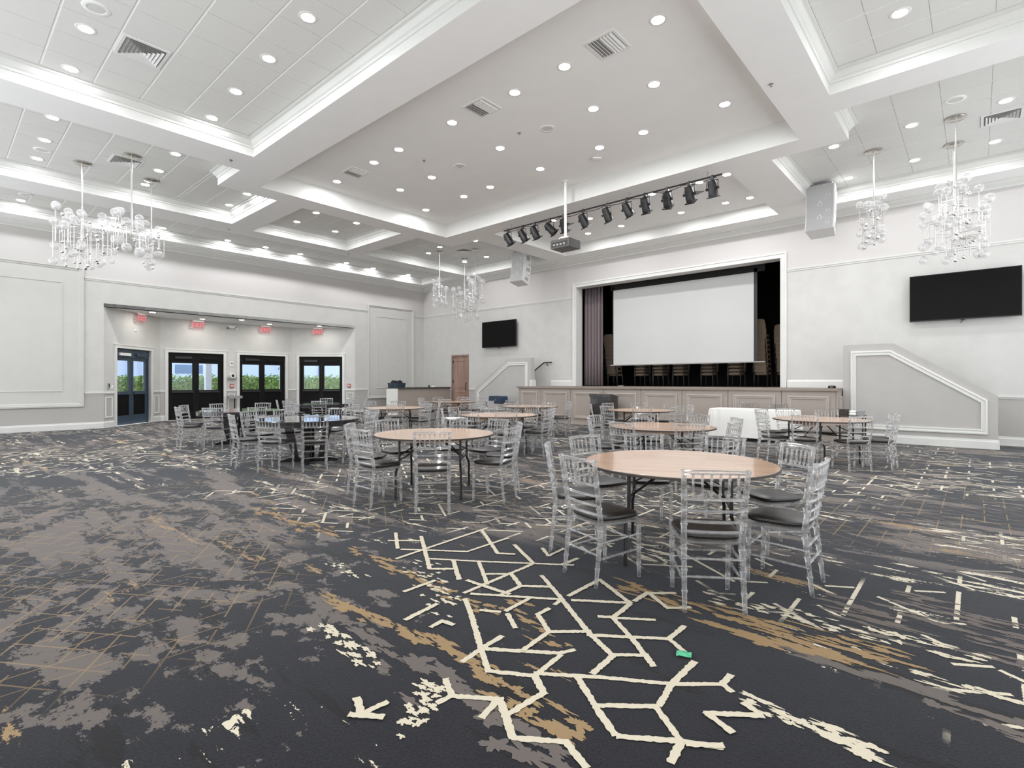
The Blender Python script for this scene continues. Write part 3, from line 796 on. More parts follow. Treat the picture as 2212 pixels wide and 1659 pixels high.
hedge(-5.0, -8.3, -1.0, 1.66, 'clipped green hedge outside the right pair of exit doors')
hedge(-5.0, -.9, 4.0, 1.72, 'clipped green hedge farthest right beyond the doors')

# ------------------------------------------------------------------ exit doors in the alcove
def exit_doors(num, p0, p1, a, b, leafmat, header, lab):
    m, th, L = frame(p0, p1)
    W = b - a; org = m @ Vector((a, 0, 0))
    d = bpy.data.objects.new('door_%d' % num, None); COL.objects.link(d); d.location = org; d.rotation_euler = (0, 0, th)
    d['kind'] = 'structure'; d['label'] = lab
    # casing
    g = G()
    for o, q in (((-.1, 0), (0, DZ)), ((W, W+.1), (0, DZ))): g.box(o[0], o[1], -.03, .02, q[0], q[1])
    g.box(-.1, W+.1, -.03, .02, DZ, DZ+.1); g.box(-.12, W+.12, -.045, 0, DZ+.1, DZ+.125)
    g.box(-.02, 0, .02, .22, 0, DZ); g.box(W, W+.02, .02, .22, 0, DZ); g.box(0, W, .02, .22, DZ, DZ+.02)
    obj('casing', g, M['trim'], d)
    y0, y1 = .10, .16
    zt_ = 2.24
    hd = obj('transom', G().box(0, W, y0-.03, y1+.02, zt_, DZ), header, d)
    obj('closer_box', G().box(W*.12, W*.42, y0-.09, y0-.03, zt_+.06, zt_+.15), M['black'] if num > 1 else M['white'], hd)
    obj('closer_box', G().box(W*.6, W*.88, y0-.08, y0-.03, zt_+.06, zt_+.15), header, hd)
    obj('frame', G().box(0, .05, y0-.02, y1+.02, 0, zt_).box(W-.05, W, y0-.02, y1+.02, 0, zt_), header, d)
    for i in (0, 1):
        x0 = .05 + i*(W/2-.045); x1 = x0 + W/2 - .06
        lf = obj('door_leaf', G().box(x0, x0+.1, y0, y1, .01, zt_).box(x1-.1, x1, y0, y1, .01, zt_).box(x0+.1, x1-.1, y0, y1, zt_-.1, zt_)
                 .box(x0+.1, x1-.1, y0, y1, 1.0, 1.12).box(x0+.1, x1-.1, y0, y1, .01, .32), leafmat, d)
        obj('glass_pane', G().box(x0+.1, x1-.1, y0+.025, y0+.033, 1.12, zt_-.1), M['pane'], lf)
        obj('lower_panel', G().box(x0+.1, x1-.1, y0+.02, y0+.05, .32, 1.0), M['doorlow'], lf)
        obj('push_bar', G().box(x0+.08, x1-.08, y0-.06, y0-.02, 1.02, 1.09).box(x0+.09, x0+.13, y0-.03, y0, 1.03, 1.08).box(x1-.13, x1-.09, y0-.03, y0, 1.03, 1.08), leafmat if num == 1 else M['black'], lf)
exit_doors(1, AL[0], AL[1], .56, 2.30, M['doorblue'], M['doorblue'], 'slate blue glazed double doors, leftmost')
exit_doors(2, AL[1], AL[2], .25, 2.14, M['doorblk'], M['doorblk'], 'black glazed double doors, second from left')
exit_doors(3, AL[1], AL[2], 2.74, 4.61, M['doorblk'], M['doorblk'], 'black glazed double doors, third from left')
exit_doors(4, AL[2], AL[3], .32, 2.19, M['doorblk'], M['doorblk'], 'black glazed double doors, rightmost')

# exit signs: clear plate with red letters, hung from the alcove ceiling
def text_mesh(body, size, mat, depth=.004):
    c = bpy.data.curves.new('t', 'FONT'); c.body = body; c.size = size; c.extrude = depth; c.align_x = 'CENTER'; c.align_y = 'CENTER'
    o = bpy.data.objects.new('t', c); COL.objects.link(o)
    dg = bpy.context.evaluated_depsgraph_get()
    me = bpy.data.meshes.new_from_object(o.evaluated_get(dg))
    bpy.data.objects.remove(o); me.materials.clear(); me.materials.append(mat); return me
EXT = text_mesh('EXIT', .23, M['exitred'])
for i, (p0, p1, s) in enumerate(((AL[0], AL[1], 1.58), (AL[1], AL[2], 1.2), (AL[1], AL[2], 3.72), (AL[2], AL[3], 1.18))):
    m, th, L = frame(p0, p1)
    q = m @ Vector((s, -.16, 3.78))
    t = thing('exit_sign', 'hanging red EXIT sign, ' + ['leftmost, above the slate blue doors', 'above the second pair of doors', 'above the third pair of doors', 'rightmost, above the last doors'][i], 'exit sign', q, th, 'red exit signs')
    obj('housing', G().box(-.19, .19, -.035, .035, -.07, 0), M['white'], t)
    pl = obj('plate', G().box(-.18, .18, -.004, .004, -.31, -.07), M['exitplate'], t)
    e = link('lettering', EXT, pl, (0, -.010, -.19)); e.rotation_euler = (pi/2, 0, 0)
    e['label'] = 'red word EXIT'
# emergency light
m, th, L = frame(AL[1], AL[2])
t = thing('emergency_light', 'white twin-head emergency light high between the middle exit signs', 'emergency light', m @ Vector((2.44, 0, 3.62)), th)
obj('body', G().box(-.12,.12,-.07,0,-.04,.05), M['white'], t)
for s in (-1, 1): obj('lamp_head', G().rod([(s*.13,-.05,-.02),(s*.17,-.12,-.06)], [.035,.05], 12), M['chrome'], t, True)
# devices between the middle doors
t = thing('fire_strobe', 'white fire strobe box on the pier between the middle doors', 'alarm', m @ Vector((2.44, 0, 2.15)), th)
obj('backplate', G().box(-.06,.06,-.03,0,-.09,.09), M['white'], t); obj('strobe_lens', G().box(-.04,.04,-.06,-.03,-.02,.05), M['pane'], t)
t = thing('control_unit', 'grey control unit on the pier between middle doors', 'control unit', m @ Vector((2.44, 0, 1.62)), th)
obj('bracket', G().box(-.15,.15,-.12,0,-.09,-.02), M['grey'], t)
obj('dial', G().rod([(0,-.02,.06),(0,-.15,.06)], .1, 16), M['white'], t, True)
obj('dial_face', G().rod([(0,-.15,.06),(0,-.16,.06)], .055, 16), M['black'], t, True)
t = thing('fire_alarm_pull', 'red fire alarm pull station under the control unit', 'fire alarm', m @ Vector((2.44, 0, 1.27)), th)
obj('case', G().box(-.07,.07,-.05,0,-.08,.08), M['red'], t); obj('pull_handle', G().box(-.05,.05,-.065,-.05,-.02,.02), M['white'], t)
m4, th4, L4 = frame(AL[2], AL[3])
t = thing('fire_alarm_pull', 'small red fire alarm pull right of the rightmost exit doors', 'fire alarm', m4 @ Vector((2.48, 0, 1.27)), th4)
obj('case', G().box(-.06,.06,-.05,0,-.08,.08), M['red'], t); obj('pull_handle', G().box(-.04,.04,-.065,-.05,-.02,.02), M['white'], t)
m1, th1, L1 = frame(AL[0], AL[1])
t = thing('card_reader', 'small grey card reader left of the slate blue doors', 'card reader', m1 @ Vector((.2, 0, 1.3)), th1)
obj('case', G().box(-.03,.03,-.03,0,-.09,.09), M['grey'], t); obj('face', G().box(-.02,.02,-.034,-.03,-.02,.07), M['black'], t)
t = thing('light_switch', 'white switch plate beside the grey card reader', 'switch', m1 @ Vector((.36, 0, 1.27)), th1)
obj('plate', G().box(-.04,.04,-.012,0,-.06,.06), M['white'], t); obj('rocker', G().box(-.018,.018,-.02,-.012,-.035,.035), M['white'], t)
t = thing('wall_sensor', 'small sensor plate on the wall above the slate blue doors', 'sensor', m1 @ Vector((1.5, 0, 3.18)), th1)
obj('plate', G().box(-.06,.06,-.02,0,-.03,.03), M['white'], t); obj('eye', G().ball((0,-.025,0), .015, 10, 6), M['grey'], t, True)

# ------------------------------------------------------------------ wooden side door
d = bpy.data.objects.new('door_5', None); COL.objects.link(d); d.location = (2.05, 0, 0); d['kind'] = 'structure'; d['label'] = 'tall brown wooden panel door by the stairs'
g = G().box(0, .07, -.02, .02, 0, 2.6).box(1.08, 1.15, -.02, .02, 0, 2.6).box(0, 1.15, -.02, .02, 2.6, 2.67)
obj('casing', g, M['doorwood'], d)
lf = obj('door_leaf', G().box(.08, 1.07, .03, .08, .01, 2.6), M['doorwood'], d)
for z0, z1 in ((.25, 1.0), (1.15, 2.42)):
    g = G(); ringmould(g, Matrix.Translation((0, .03, 0)), [(.22, z0), (.93, z0), (.93, z1), (.22, z1)], [(0,0),(.01,.014),(.04,.014),(.05,.0)])
    obj('panel', g, M['doorwood'], lf)
obj('pull_handle', G().rod([(.98,.03,1.05),(.98,-.03,1.07),(.98,-.05,1.15),(.98,-.05,1.3),(.98,-.03,1.38),(.98,.03,1.4)], .014, 8), M['black'], lf, True)
for z in (.4, 1.4, 2.3): obj('hinge', G().box(.06, .1, .015, .032, z, z+.12), M['black'], lf)

# ------------------------------------------------------------------ stage front
SY = -1.62
sx = [7.57, 8.62, 9.92, 11.22, 12.55, 13.86, 15.17, 16.51, 17.72]
t = thing('stage', 'raised taupe stage platform with framed front panels', 'stage', (0, 0, 0))
g = G(); g.box(sx[0], sx[-1], SY+.06, -1.13, 0, ST-.06); g.box(7.78, sx[-1], -1.13, -.001, 0, ST-.06); obj('platform', g, M['taupe'], t)
g = G(); g.box(sx[0]-.05, sx[-1]+.05, SY-.06, -1.13, ST-.06, ST); g.box(7.78, sx[-1]+.05, -1.13, -.001, ST-.06, ST); obj('platform_top', g, M['stagetop'], t)
mF = Matrix.Translation((0, SY, 0))
sp = [(0,0),(.005,.03),(.04,.035),(.05,.018),(.085,.016),(.1,.0),(.105,-.02)]
for i in range(len(sx)-1):
    a, b = sx[i]+.006, sx[i+1]-.006
    f = obj('front_panel', G().box(a, b, SY, SY+.06, .0, ST-.06), M['taupe'], t)
    g = G(); ringmould(g, mF, [(a+.13, .2), (b-.13, .2), (b-.13, ST-.18), (a+.13, ST-.18)], sp); obj('panel_moulding', g, M['taupetrim'], f)
    obj('skirting', G().box(a, b, SY-.02, SY, 0, .09), M['taupetrim'], f)
mE = Matrix.Translation((sx[-1], SY, 0)) @ Matrix.Rotation(pi/2, 4, 'Z')
f = obj('end_panel', G().box(sx[-1]+.001, sx[-1]+.04, SY, -1.12, 0, ST-.06), M['taupe'], t)
g = G(); ringmould(g, Matrix.Translation((.04,0,0)) @ mE, [(.1, .2), (.42, .2), (.42, ST-.18), (.1, ST-.18)], sp); obj('panel_moulding', g, M['taupetrim'], f)

# stair flank walls
def flank(nm, xs_, lab):
    """xs_: (outer low end, slope top, inner end)"""
    a, b, c = xs_
    P = [(a, 0), (c, 0), (c, 2.34), (b, 2.34), (a, 1.13)]
    if a > c: P = P[::-1]
    g = G()
    q = [(x, z) for x, z in P]
    g.prism(q, -1.12, -.90)
    w = struct(nm, g, M['wallgrey'], label=lab)
    # moulding
    s = 1 if a < c else -1
    mm = Matrix.Translation((0, -1.12, 0))
    inner = inset(P if a < c else P, .16)
    IP = [(v.x, max(v.y, .30)) for v in inner]
    g = G(); ringmould(g, mm, IP, [(0,0),(.006,.035),(.035,.04),(.045,.02),(.075,.02),(.085,.03),(.11,.03),(.115,0)]); obj('panel_moulding', g, M['trim'], w)
    g = G(); x0, x1 = min(a, c), max(a, c)
    strip(g, mm, x0-.02, x1, [(0,0),(.025,0),(.025,.15),(.015,.17),(.012,.195),(0,.2)])
    e0, e1 = (x0-.025, x0) if a < c else (x1, x1+.025)
    g.box(e0, e1, -1.14, -.88, 0, .19); obj('baseboard', g, M['trim'], w)
    return w
flank('wall_stair_left', (4.72, 6.55, 7.75), 'grey sloping stair wall left of the stage')
flank('wall_stair_right', (20.59, 18.79, 17.78), 'grey sloping stair wall right of the stage')
obj('newel_cap', G().box(7.72, 7.80, -1.14, -.88, ST, ST+.24), M['trim'], bpy.data.objects['wall_stair_left'])
for nm, x0, x1, lab in (('stairs_left', 4.85, 7.5, 'steps up to the stage behind the left stair wall'), ('stairs_right', 20.45, 17.8, 'steps up to the stage behind the right stair wall')):
    g = G(); n = 7
    for i in range(n):
        a = x0 + (x1-x0)*i/n; b = x1
        g.box(min(a, b), max(a, b), -.89, -.005, ST*i/n, ST*(i+1)/n)
    struct(nm, g, M['stagetop'], label=lab)
t = thing('handrail', 'black metal handrail on the wall left of the stage', 'handrail', (6.9, 0, 0))
obj('rail', G().rod([(-1.2,-.09,1.02),(.07,-.09,1.8),(.62,-.09,2.16),(.7,-.09,2.19),(1.04,-.09,2.19)], .024, 8), M['black'], t, True)
for x, z in ((-.5, 1.45), (.8, 2.19)): obj('bracket', G().rod([(x,-.09,z-.02),(x,-.06,z-.1),(x,-.005,z-.11)], .014, 6), M['black'], t, True)

# ------------------------------------------------------------------ on the stage: screen, curtain, stacked chairs
t = thing('projection_screen', 'large white projection screen hanging in the stage opening', 'screen', (12.74, .55, 0))
hw = 2.44
obj('surface', G().box(-hw, hw, 0, .012, 2.06, 4.78), M['screen'], t)
obj('edge_border', G().box(hw, hw+.1, .005, .01, 2.06, 4.9), M['projdark'], t)
obj('edge_border', G().box(-hw-.05, -hw, .005, .01, 2.06, 4.9), M['matblack'], t)
obj('bottom_bar', G().box(-hw-.12, hw+.32, -.015, .03, 2.025, 2.06), M['grey'], t)
obj('top_border', G().box(-hw-.12, hw+.32, .005, .01, 4.78, 5.1), M['matblack'], t)
obj('roller_case', G().box(-hw-.2, hw+.4, -.08, .12, 5.1, 5.3), M['matblack'], t)
t = thing('stage_curtain', 'mauve pleated curtain at the left of the stage opening', 'curtain', (9.4, .62, ST))
g = G(); n = 60; r = random.Random(5)
vs = []; fs = []
for k, z in enumerate((0.02, 1.2, 2.4, 3.9)):
    for i in range(n+1):
        x = -.42 + .84*i/n
        vs.append((x, .06*sin(i*.62) + .025*sin(i*1.7+k*.4), z))
for k in range(3):
    for i in range(n): fs.append((k*(n+1)+i, k*(n+1)+i+1, (k+1)*(n+1)+i+1, (k+1)*(n+1)+i))
g.add(vs, fs)
o = obj('drape', g, M['curtain'], t, True); md = o.modifiers.new('t', 'SOLIDIFY'); md.thickness = .01
obj('heading_tape', G().box(-.43, .43, -.03, .03, 3.9, 3.98), M['curtain'], t)
t = thing('stage_leg_drape', 'black drape behind the curtain at the left of stage', 'curtain', (9.05, 1.5, ST))
g = G(); vs = []; fs = []
for k, z in enumerate((0.02, 4.6)):
    for i in range(n+1): vs.append((-.25 + .5*i/n, .05*sin(i*.5), z))
for i in range(n): fs.append((i, i+1, n+2+i, n+1+i))
g.add(vs, fs); o = obj('drape', g, M['matblack'], t, True); md = o.modifiers.new('t', 'SOLIDIFY'); md.thickness = .01
obj('heading_tape', G().box(-.25, .25, -.03, .03, 4.6, 4.68), M['matblack'], t)

def stack_chair():
    t = thing('stacking_chair', 'x', 'chair')
    obj('seat', G().pad(.44, .44, .40, .49, 20, 5), M['stackfab'], t, True)
    g = G(); mm = Matrix.Translation((0, -.23, .5)) @ Matrix.Rotation(radians(8), 4, 'X')
    pr = [(-.22, 0), (.22, 0), (.23, .25), (.20, .42), (.1, .46), (-.1, .46), (-.20, .42), (-.23, .25)]
    g.prism(pr, -.03, .03, mm); bk = obj('backrest', g, M['stackfab'], t)
    obj('back_piping', G().box(-.21, .21, -.038, -.03, -.004, .012, mm), M['taupetrim'], bk)
    for sx_ in (-1, 1):
        obj('leg', G().rod([(sx_*.21, .2, 0), (sx_*.2, .18, .42)], .012, 6), M['stackframe'], t)
        obj('leg', G().rod([(sx_*.21, -.26, 0), (sx_*.2, -.2, .42), (sx_*.2, -.24, .6)], .012, 6), M['stackframe'], t)
    obj('seat_frame', G().box(-.2, .2, -.2, .18, .385, .4), M['stackframe'], t)
    return t
proto = stack_chair()
first = True
STK = [(14.98, 2.2, 9, 'tallest stack right of the screen'), (15.52, 2.75, 8, 'stack at far right behind the opening edge'), (9.42, 2.2, 8, 'stack left of the screen'),
       (10.55, 2.3, 4, 'first low stack under the screen'), (11.3, 2.3, 4, 'second low stack under the screen'), (12.1, 2.3, 4, 'third low stack under the screen'), (13.15, 2.3, 4, 'fourth low stack under the screen'), (14.15, 2.1, 4, 'fifth low stack under the screen')]
for x, y, n, w in STK:
    for i in range(n):
        lab = 'brown stacking chair, %s from bottom, %s' % (ORD[i], w)
        low = n == 4; loc = (x + random.uniform(-.01, .01), y + (-.02 if low else -.032)*i, ST + (.12 if low else .155)*i)
        if first:
            proto.location = loc; proto['label'] = lab; proto['group'] = 'stacked chairs on the stage'; first = False
        else: dup(proto, loc, pi if low else 0, lab, 'stacked chairs on the stage')
r = random.Random(11)
pts = [(0,0,.008)]
for i in range(60): pts.append((i*.022 + .06*sin(i*.7), .07*sin(i*.45) , .008 + .02*max(0, sin(i*.9))))
tag(obj('stage_cable', G().rod(pts, .007, 6), M['black'], None, True, loc=(13.0, -.35, ST)), 'thin dark cable coiled along the stage edge', 'cable')
t = thing('microphone', 'small dark wireless microphone lying on the stage edge', 'microphone', (11.05, -.4, ST))
obj('handle', G().rod([(0,0,.022),(.2,0,.022)], [.014,.019], 10), M['grey'], t, True); obj('head', G().ball((.23,0,.026), .026, 10, 8), M['black'], t, True)
t = thing('stage_monitor_unit', 'small dark rounded box on the right end of the stage', 'box', (17.45, -.6, ST))
obj('shell', G().pad(.18, .14, 0, .07, 16, 3), M['black'], t, True); obj('port', G().box(-.03,.03,-.073,-.06,.02,.04), M['grey'], t)

# ------------------------------------------------------------------ televisions
def tv(x0, x1, lab):
    t = thing('television', lab, 'television', ((x0+x1)/2, -.03, 2.9), 0, 'wall-mounted televisions')
    w = x1-x0
    obj('case', G().box(-w/2, w/2, -.13, -.07, 0, 1.11), M['bezel'], t)
    obj('screen', G().box(-w/2+.015, w/2-.015, -.134, -.13, .025, 1.095), M['tv'], t)
    obj('wall_bracket', G().box(-.35, .35, -.07, 0, .35, .8), M['black'], t)
    obj('receiver', G().box(-.04, .04, -.12, -.09, -.025, 0), M['black'], t)
    obj('cable', G().rod([(.02,-.05,.0),(-.02,-.06,-.05),(-.05,-.05,-.07)], .008, 6), M['black'], t, True)
tv(4.2, 6.15, 'black wall-mounted television left of the stage')
tv(19.02, 21.0, 'black wall-mounted television right of the stage')

# ------------------------------------------------------------------ line-array loudspeakers
def line_array(x, lab):
    t = thing('line_array', lab, 'loudspeaker', (x, -1.5, 6.25), 0, 'hanging loudspeaker arrays')
    obj('rigging', G().box(-.25,.25,-.2,.2,-.02,.02).rod([(-.15,0,.02),(-.15,0,.1)], .01, 6).rod([(.15,0,.02),(.15,0,.1)], .01, 6), M['grey'], t)
    z, y, tilt = -.02, 0.0, 0
    for i, h in enumerate((.47, .36, .33)):
        tilt = (0, 7, 15)[i]
        mm = Matrix.Translation((0, y, z)) @ Matrix.Rotation(radians(-tilt), 4, 'X')
        g = G(); pr = [(-.31, -.22), (.31, -.22), (.26, .24), (-.26, .24)]
        vs = [mm @ Vector((p[0], p[1], 0)) for p in pr] + [mm @ Vector((p[0], p[1], -h)) for p in pr]
        g.add(vs, [(0,1,2,3),(7,6,5,4),(0,4,5,1),(1,5,6,2),(2,6,7,3),(3,7,4,0)])
        bx = obj('cabinet', g, M['arraybox'], t)
        obj('grille', G().box(-.285, .285, -.232, -.221, -h+.012, -.012, mm), M['grille'], bx)
        cz = -h
        if i < 2:
            g = G(); mm2 = mm @ Matrix.Translation((0, -.236, cz)) @ Matrix.Rotation(0, 4, 'Y')
            ringmould(g, mm2, [(0,-.09),(.055,0),(0,.09),(-.055,0)], [(0,.0),(.006,.004),(.012,.0)])
            obj('diamond_emblem', g, M['white'], bx)
        obj('logo_plate', G().box(.14, .20, -.236, -.231, -h*.55-.018, -h*.55+.018, mm), M['white'], bx)
        obj('logo_plate', G().box(.155, .185, -.238, -.236, -h*.55-.009, -h*.55+.009, mm), M['black'], bx)
        hole = G()
        for q in range(3): hole.box(.296, .300, -.05+q*.07, -.02+q*.07, -h*.7, -h*.35, mm)
        obj('rigging_slot', hole, M['grey'], bx)
        e = mm @ Vector((0, 0, -h)); z, y = e.z - .004, e.y
line_array(7.62, 'white hanging loudspeaker array left of the stage')
line_array(17.4, 'white hanging loudspeaker array right of the stage')

# ------------------------------------------------------------------ projector
t = thing('projector', 'grey projector hanging on a white pole before the stage', 'projector', (12.6, -5.62, 4.74))
obj('ceiling_flange', G().lathe([(.08,1.675),(.08,1.69)], 16), M['white'], t)
obj('pole', G().rod([(0,0,.3),(0,0,1.68)], .035, 10), M['white'], t, True)
obj('mount', G().rod([(-.14,-.12,.22),(-.08,-.06,.3),(0,0,.32),(.08,.06,.3),(.14,.12,.22)], .014, 6).rod([(-.14,.12,.22),(0,0,.32),(.14,-.12,.22)], .014, 6).box(-.07,.07,-.07,.07,.27,.31), M['chrome'], t)
bd = obj('body', G().box(-.28, .28, -.24, .24, 0, .21), M['projector'], t)
obj('side_panel', G().box(.28, .284, -.23, .23, .01, .2), M['projdark'], bd)
obj('connector_recess', G().box(-.25, .22, -.244, -.24, .04, .15), M['projdark'], bd)
for i in range(4): obj('socket', G().box(-.2+i*.1, -.14+i*.1, -.248, -.244, .06, .1), M['grey'], bd)
obj('lens', G().rod([(0,.24,.1),(0,.3,.1)], .07, 16), M['black'], bd, True)

# ------------------------------------------------------------------ stage lights on a pipe
PXs = [10.07, 10.62, 11.06, 11.6, 12.06, 12.68, 13.38, 13.94, 14.42, 14.97, 15.49, 16.0]
t = thing('lighting_pipe', 'dark lighting pipe hung below the beam with trailing cable', 'pipe', (13.0, -4.95, 5.86))
obj('pipe', G().rod([(-3.1,0,0),(3.2,0,0)], .02, 8), M['black'], t, True)
for x in (-2.8, -1, 1, 2.9): obj('hanger', G().rod([(x,0,.0),(x,0,.14)], .01, 6), M['grey'], t)
pts = []
for i in range(120): pts.append((-3.0 + 6.1*i/119, -.02, -.03 - .05*abs(sin(i*.24))))
obj('cable', G().rod(pts, .008, 5), M['black'], t, True)
aim = [(-22,12),(-20,12),(-18,14),(-35,5),(5,0),(-12,4),(-10,6),(-18,8),(0,0),(8,-4),(0,0),(0,14)]
for i, x in enumerate(PXs):
    t = thing('stage_light', 'black stage spotlight, %s from the left on the pipe' % ORD[i], 'stage light', (x, -4.95, 5.84), 0, 'stage spotlights on the pipe')
    obj('clamp', G().box(-.03,.03,-.03,.03,-.05,.045), M['black'], t)
    obj('yoke', G().rod([(-.12,0,-.24),(-.12,0,-.07),(.12,0,-.07),(.12,0,-.24)], .011, 6), M['black'], t)
    mm = Matrix.Translation((0, 0, -.24)) @ Matrix.Rotation(radians(34 - aim[i][1]), 4, 'X') @ Matrix.Rotation(radians(aim[i][0]), 4, 'Y')
    g = G(); n = 14
    prof = [(.04,.17),(.075,.16),(.095,.09),(.1,-.06),(.105,-.07),(.105,-.17),(.09,-.17),(.085,-.1)]
    g.lathe(prof, n); g.v = [tuple(mm @ Vector(v)) for v in g.v]
    bd = obj('can', g, M['black'], t, True)
    obj('gel_frame', G().box(-.11,.11,-.11,-.095,-.19,-.17, mm).box(-.11,.11,.095,.11,-.19,-.17, mm).box(-.11,-.095,-.11,.11,-.19,-.17, mm).box(.095,.11,-.11,.11,-.19,-.17, mm), M['black'], bd)
    for s_ in (-1, 1): obj('pivot_knob', G().rod([(s_*.1,0,-.24),(s_*.14,0,-.24)], .03, 8), M['black'], t)
    if i in (4, 10):
        obj('barn_door', G().prism([(.0,0),(.22,.04),(.22,.06),(.0,.1)], -.004, .004, Matrix.Translation((.11,0,-.3))), M['black'], t)

# ------------------------------------------------------------------ chandeliers
def unitball(mat, r, n=16, m=10): return G().ball((0,0,0), r, n, m).mesh('ball', mat, True)
GLB = [unitball(M['globe'], r) for r in (.075, .085, .095)]
BALL = [unitball(M['chrome'], r, 12, 8) for r in (.03, .038)]
def chandelier(x, y, zc, R, zt_, zb, ng, nb, seed, lab):
    r = random.Random(seed)
    t = thing('chandelier', lab, 'chandelier', (x, y, zc), 0, 'glass globe chandeliers')
    obj('canopy', G().lathe([(.16,0),(.16,-.02),(.14,-.035),(.02,-.04)], 24), M['nickel'], t, True)
    obj('stem', G().rod([(0,0,-.03),(0,0,zt_-zc-.05)], .014, 8), M['chrome'], t, True)
    obj('centre_rod', G().rod([(0,0,zt_-zc-.05),(0,0,zb-zc+.45)], .022, 8), M['chrome'], t, True)
    H = zt_ - zb
    for i in range(ng):
        a = 2*pi*i/ng*1.0 + r.uniform(-.25,.25); d = R*sqrt(r.uniform(.12, 1.0))
        gx, gy = d*cos(a), d*sin(a)
        lo = zb + H*r.uniform(.08, .42); hi = lo + H*r.uniform(.32, .5)
        if hi > zt_: hi = zt_ - r.uniform(0,.1)
        s = t
        rd = obj('rod', G().rod([(gx,gy,lo-zc),(gx,gy,hi-zc)], .0075, 6), M['chrome'], t)
        za = (lo+hi)/2 + r.uniform(-.1,.1) - zc
        obj('arm', G().rod([(0,0,za),(gx,gy,za)], .006, 6), M['chrome'], rd)
        for zz in ((lo, hi) if r.random() < .8 else (hi,)):
            link('globe', r.choice(GLB), t, (gx, gy, zz-zc + (.08 if zz == hi else -.08)))
            obj('collar', G().rod([(gx,gy,zz-zc-.012),(gx,gy,zz-zc+.012)], .02, 8), M['nickel'], rd)
    for i in range(nb):
        a = r.uniform(0, 6.28); d = R*r.uniform(.15, .8)
        gx, gy = d*cos(a), d*sin(a); lo = zb + H*r.uniform(0, .45); hi = lo + H*r.uniform(.25, .5)
        rd = obj('rod', G().rod([(gx,gy,lo-zc),(gx,gy,hi-zc)], .006, 6), M['chrome'], t)
        za = hi - .1 - zc
        obj('arm', G().rod([(0,0,za),(gx,gy,za)], .006, 6), M['chrome'], rd)
        for zz in (lo, hi): link('metal_ball', r.choice(BALL), t, (gx, gy, zz-zc))
CZ = TZ - .012
for cx, cy_, big, zt_, zb, sd, lab in (
    (5.31,-13.9,1,5.42,3.95,1,'large glass globe chandelier, leftmost on the left side'), (6.59,-13.26,0,5.25,4.2,2,'small glass globe chandelier in the middle of the left three'), (5.27,-12.58,0,5.25,4.15,3,'small glass globe chandelier, rightmost of the left three'),
    (5.15,-3.37,0,5.4,4.25,4,'small glass globe chandelier, left one in the far corner'), (5.0,-1.94,1,5.4,3.9,5,'large glass globe chandelier in the middle of far corner'), (6.4,-2.71,0,5.5,4.3,6,'small glass globe chandelier, right one in the far corner'),
    (18.62,-2.83,0,5.42,4.3,7,'small glass globe chandelier beside the right loudspeaker array'), (19.96,-3.51,0,5.35,4.2,8,'small glass globe chandelier in front at the right side'), (19.9,-2.12,1,5.4,3.9,9,'large glass globe chandelier above the right television')):
    chandelier(cx, cy_, CZ, .58 if big else .33, zt_, zb, 20 if big else 9, 14 if big else 6, sd, lab)

# ------------------------------------------------------------------ round tables
def folding_table(x, y, rz, lab):
    t = thing('round_table', lab, 'table', (x, y, 0), rz, 'round folding tables with wood tops')
    R_ = .775; z1 = .768
    obj('tabletop', G().lathe([(.0001,z1),(R_-.012,z1),(R_-.006,z1-.002)], 64, close=False).lathe([(R_-.006,z1-.022),(.0001,z1-.022)], 64, close=False), M['wood'], t)
    obj('edge_band', G().lathe([(R_-.010,z1-.0005),(R_,z1-.004),(R_,z1-.019),(R_-.010,z1-.0225)], 64, close=False), M['edge'], t, True)
    obj('apron', G().box(-.42,.42,-.3,-.28,z1-.09,z1-.022).box(-.42,.42,.28,.3,z1-.09,z1-.022).box(-.42,-.40,-.28,.28,z1-.09,z1-.022).box(.40,.42,-.28,.28,z1-.09,z1-.022), M['wood'], t)
    for sx_ in (-1, 1):
        for sy_ in (-1, 1):
            obj('leg', G().rod([(sx_*.38,sy_*.33,z1-.03),(sx_*.38,sy_*.33,.42),(sx_*.40,sy_*.43,.33),(sx_*.40,sy_*.44,0.002)], .0145, 8), M['black'], t, True)
        obj('cross_bar', G().rod([(sx_*.38,-.33,.46),(sx_*.38,.33,.46)], .011, 6), M['black'], t)
        obj('brace', G().rod([(sx_*.38,0,.46),(sx_*.22,0,.6),(sx_*.05,0,z1-.05)], .010, 6), M['black'], t)
        obj('brace', G().rod([(sx_*.38,-.33,.52),(sx_*.08,-.12,z1-.05)], .008, 6), M['black'], t)
        obj('brace', G().rod([(sx_*.38,.33,.52),(sx_*.08,.12,z1-.05)], .008, 6), M['black'], t)
    return t
def pedestal_table(x, y, rz, lab):
    t = thing('pedestal_table', lab, 'table', (x, y, 0), rz, 'black round pedestal tables')
    R_ = .88; z1 = .775
    obj('tabletop', G().lathe([(.0001,z1),(R_-.01,z1),(R_,z1-.006),(R_,z1-.012)], 64, close=False), M['blackwood'], t)
    obj('drum_rim', G().lathe([(R_,z1-.012),(R_-.004,z1-.10),(R_-.03,z1-.105),(.0001,z1-.105)], 64, close=False), M['blackwood'], t)
    for k in range(4):
        a = k*pi/2 + pi/4
        mm = Matrix.Rotation(a, 4, 'Z')
        obj('tapered_leg', G().prism([(.16,.06),(.26,.06),(.42,z1-.105),(.26,z1-.105)], -.05, .05, mm), M['blackwood'], t)
        obj('foot', G().prism([(0,0),(.5,0),(.5,.045),(.3,.075),(0,.085)], -.05, .05, Matrix.Rotation(k*pi/2 + pi/4, 4, 'Z')), M['blackwood'], t)
    obj('centre_post', G().box(-.07,.07,-.07,.07,.08,z1-.105), M['blackwood'], t)
    return t

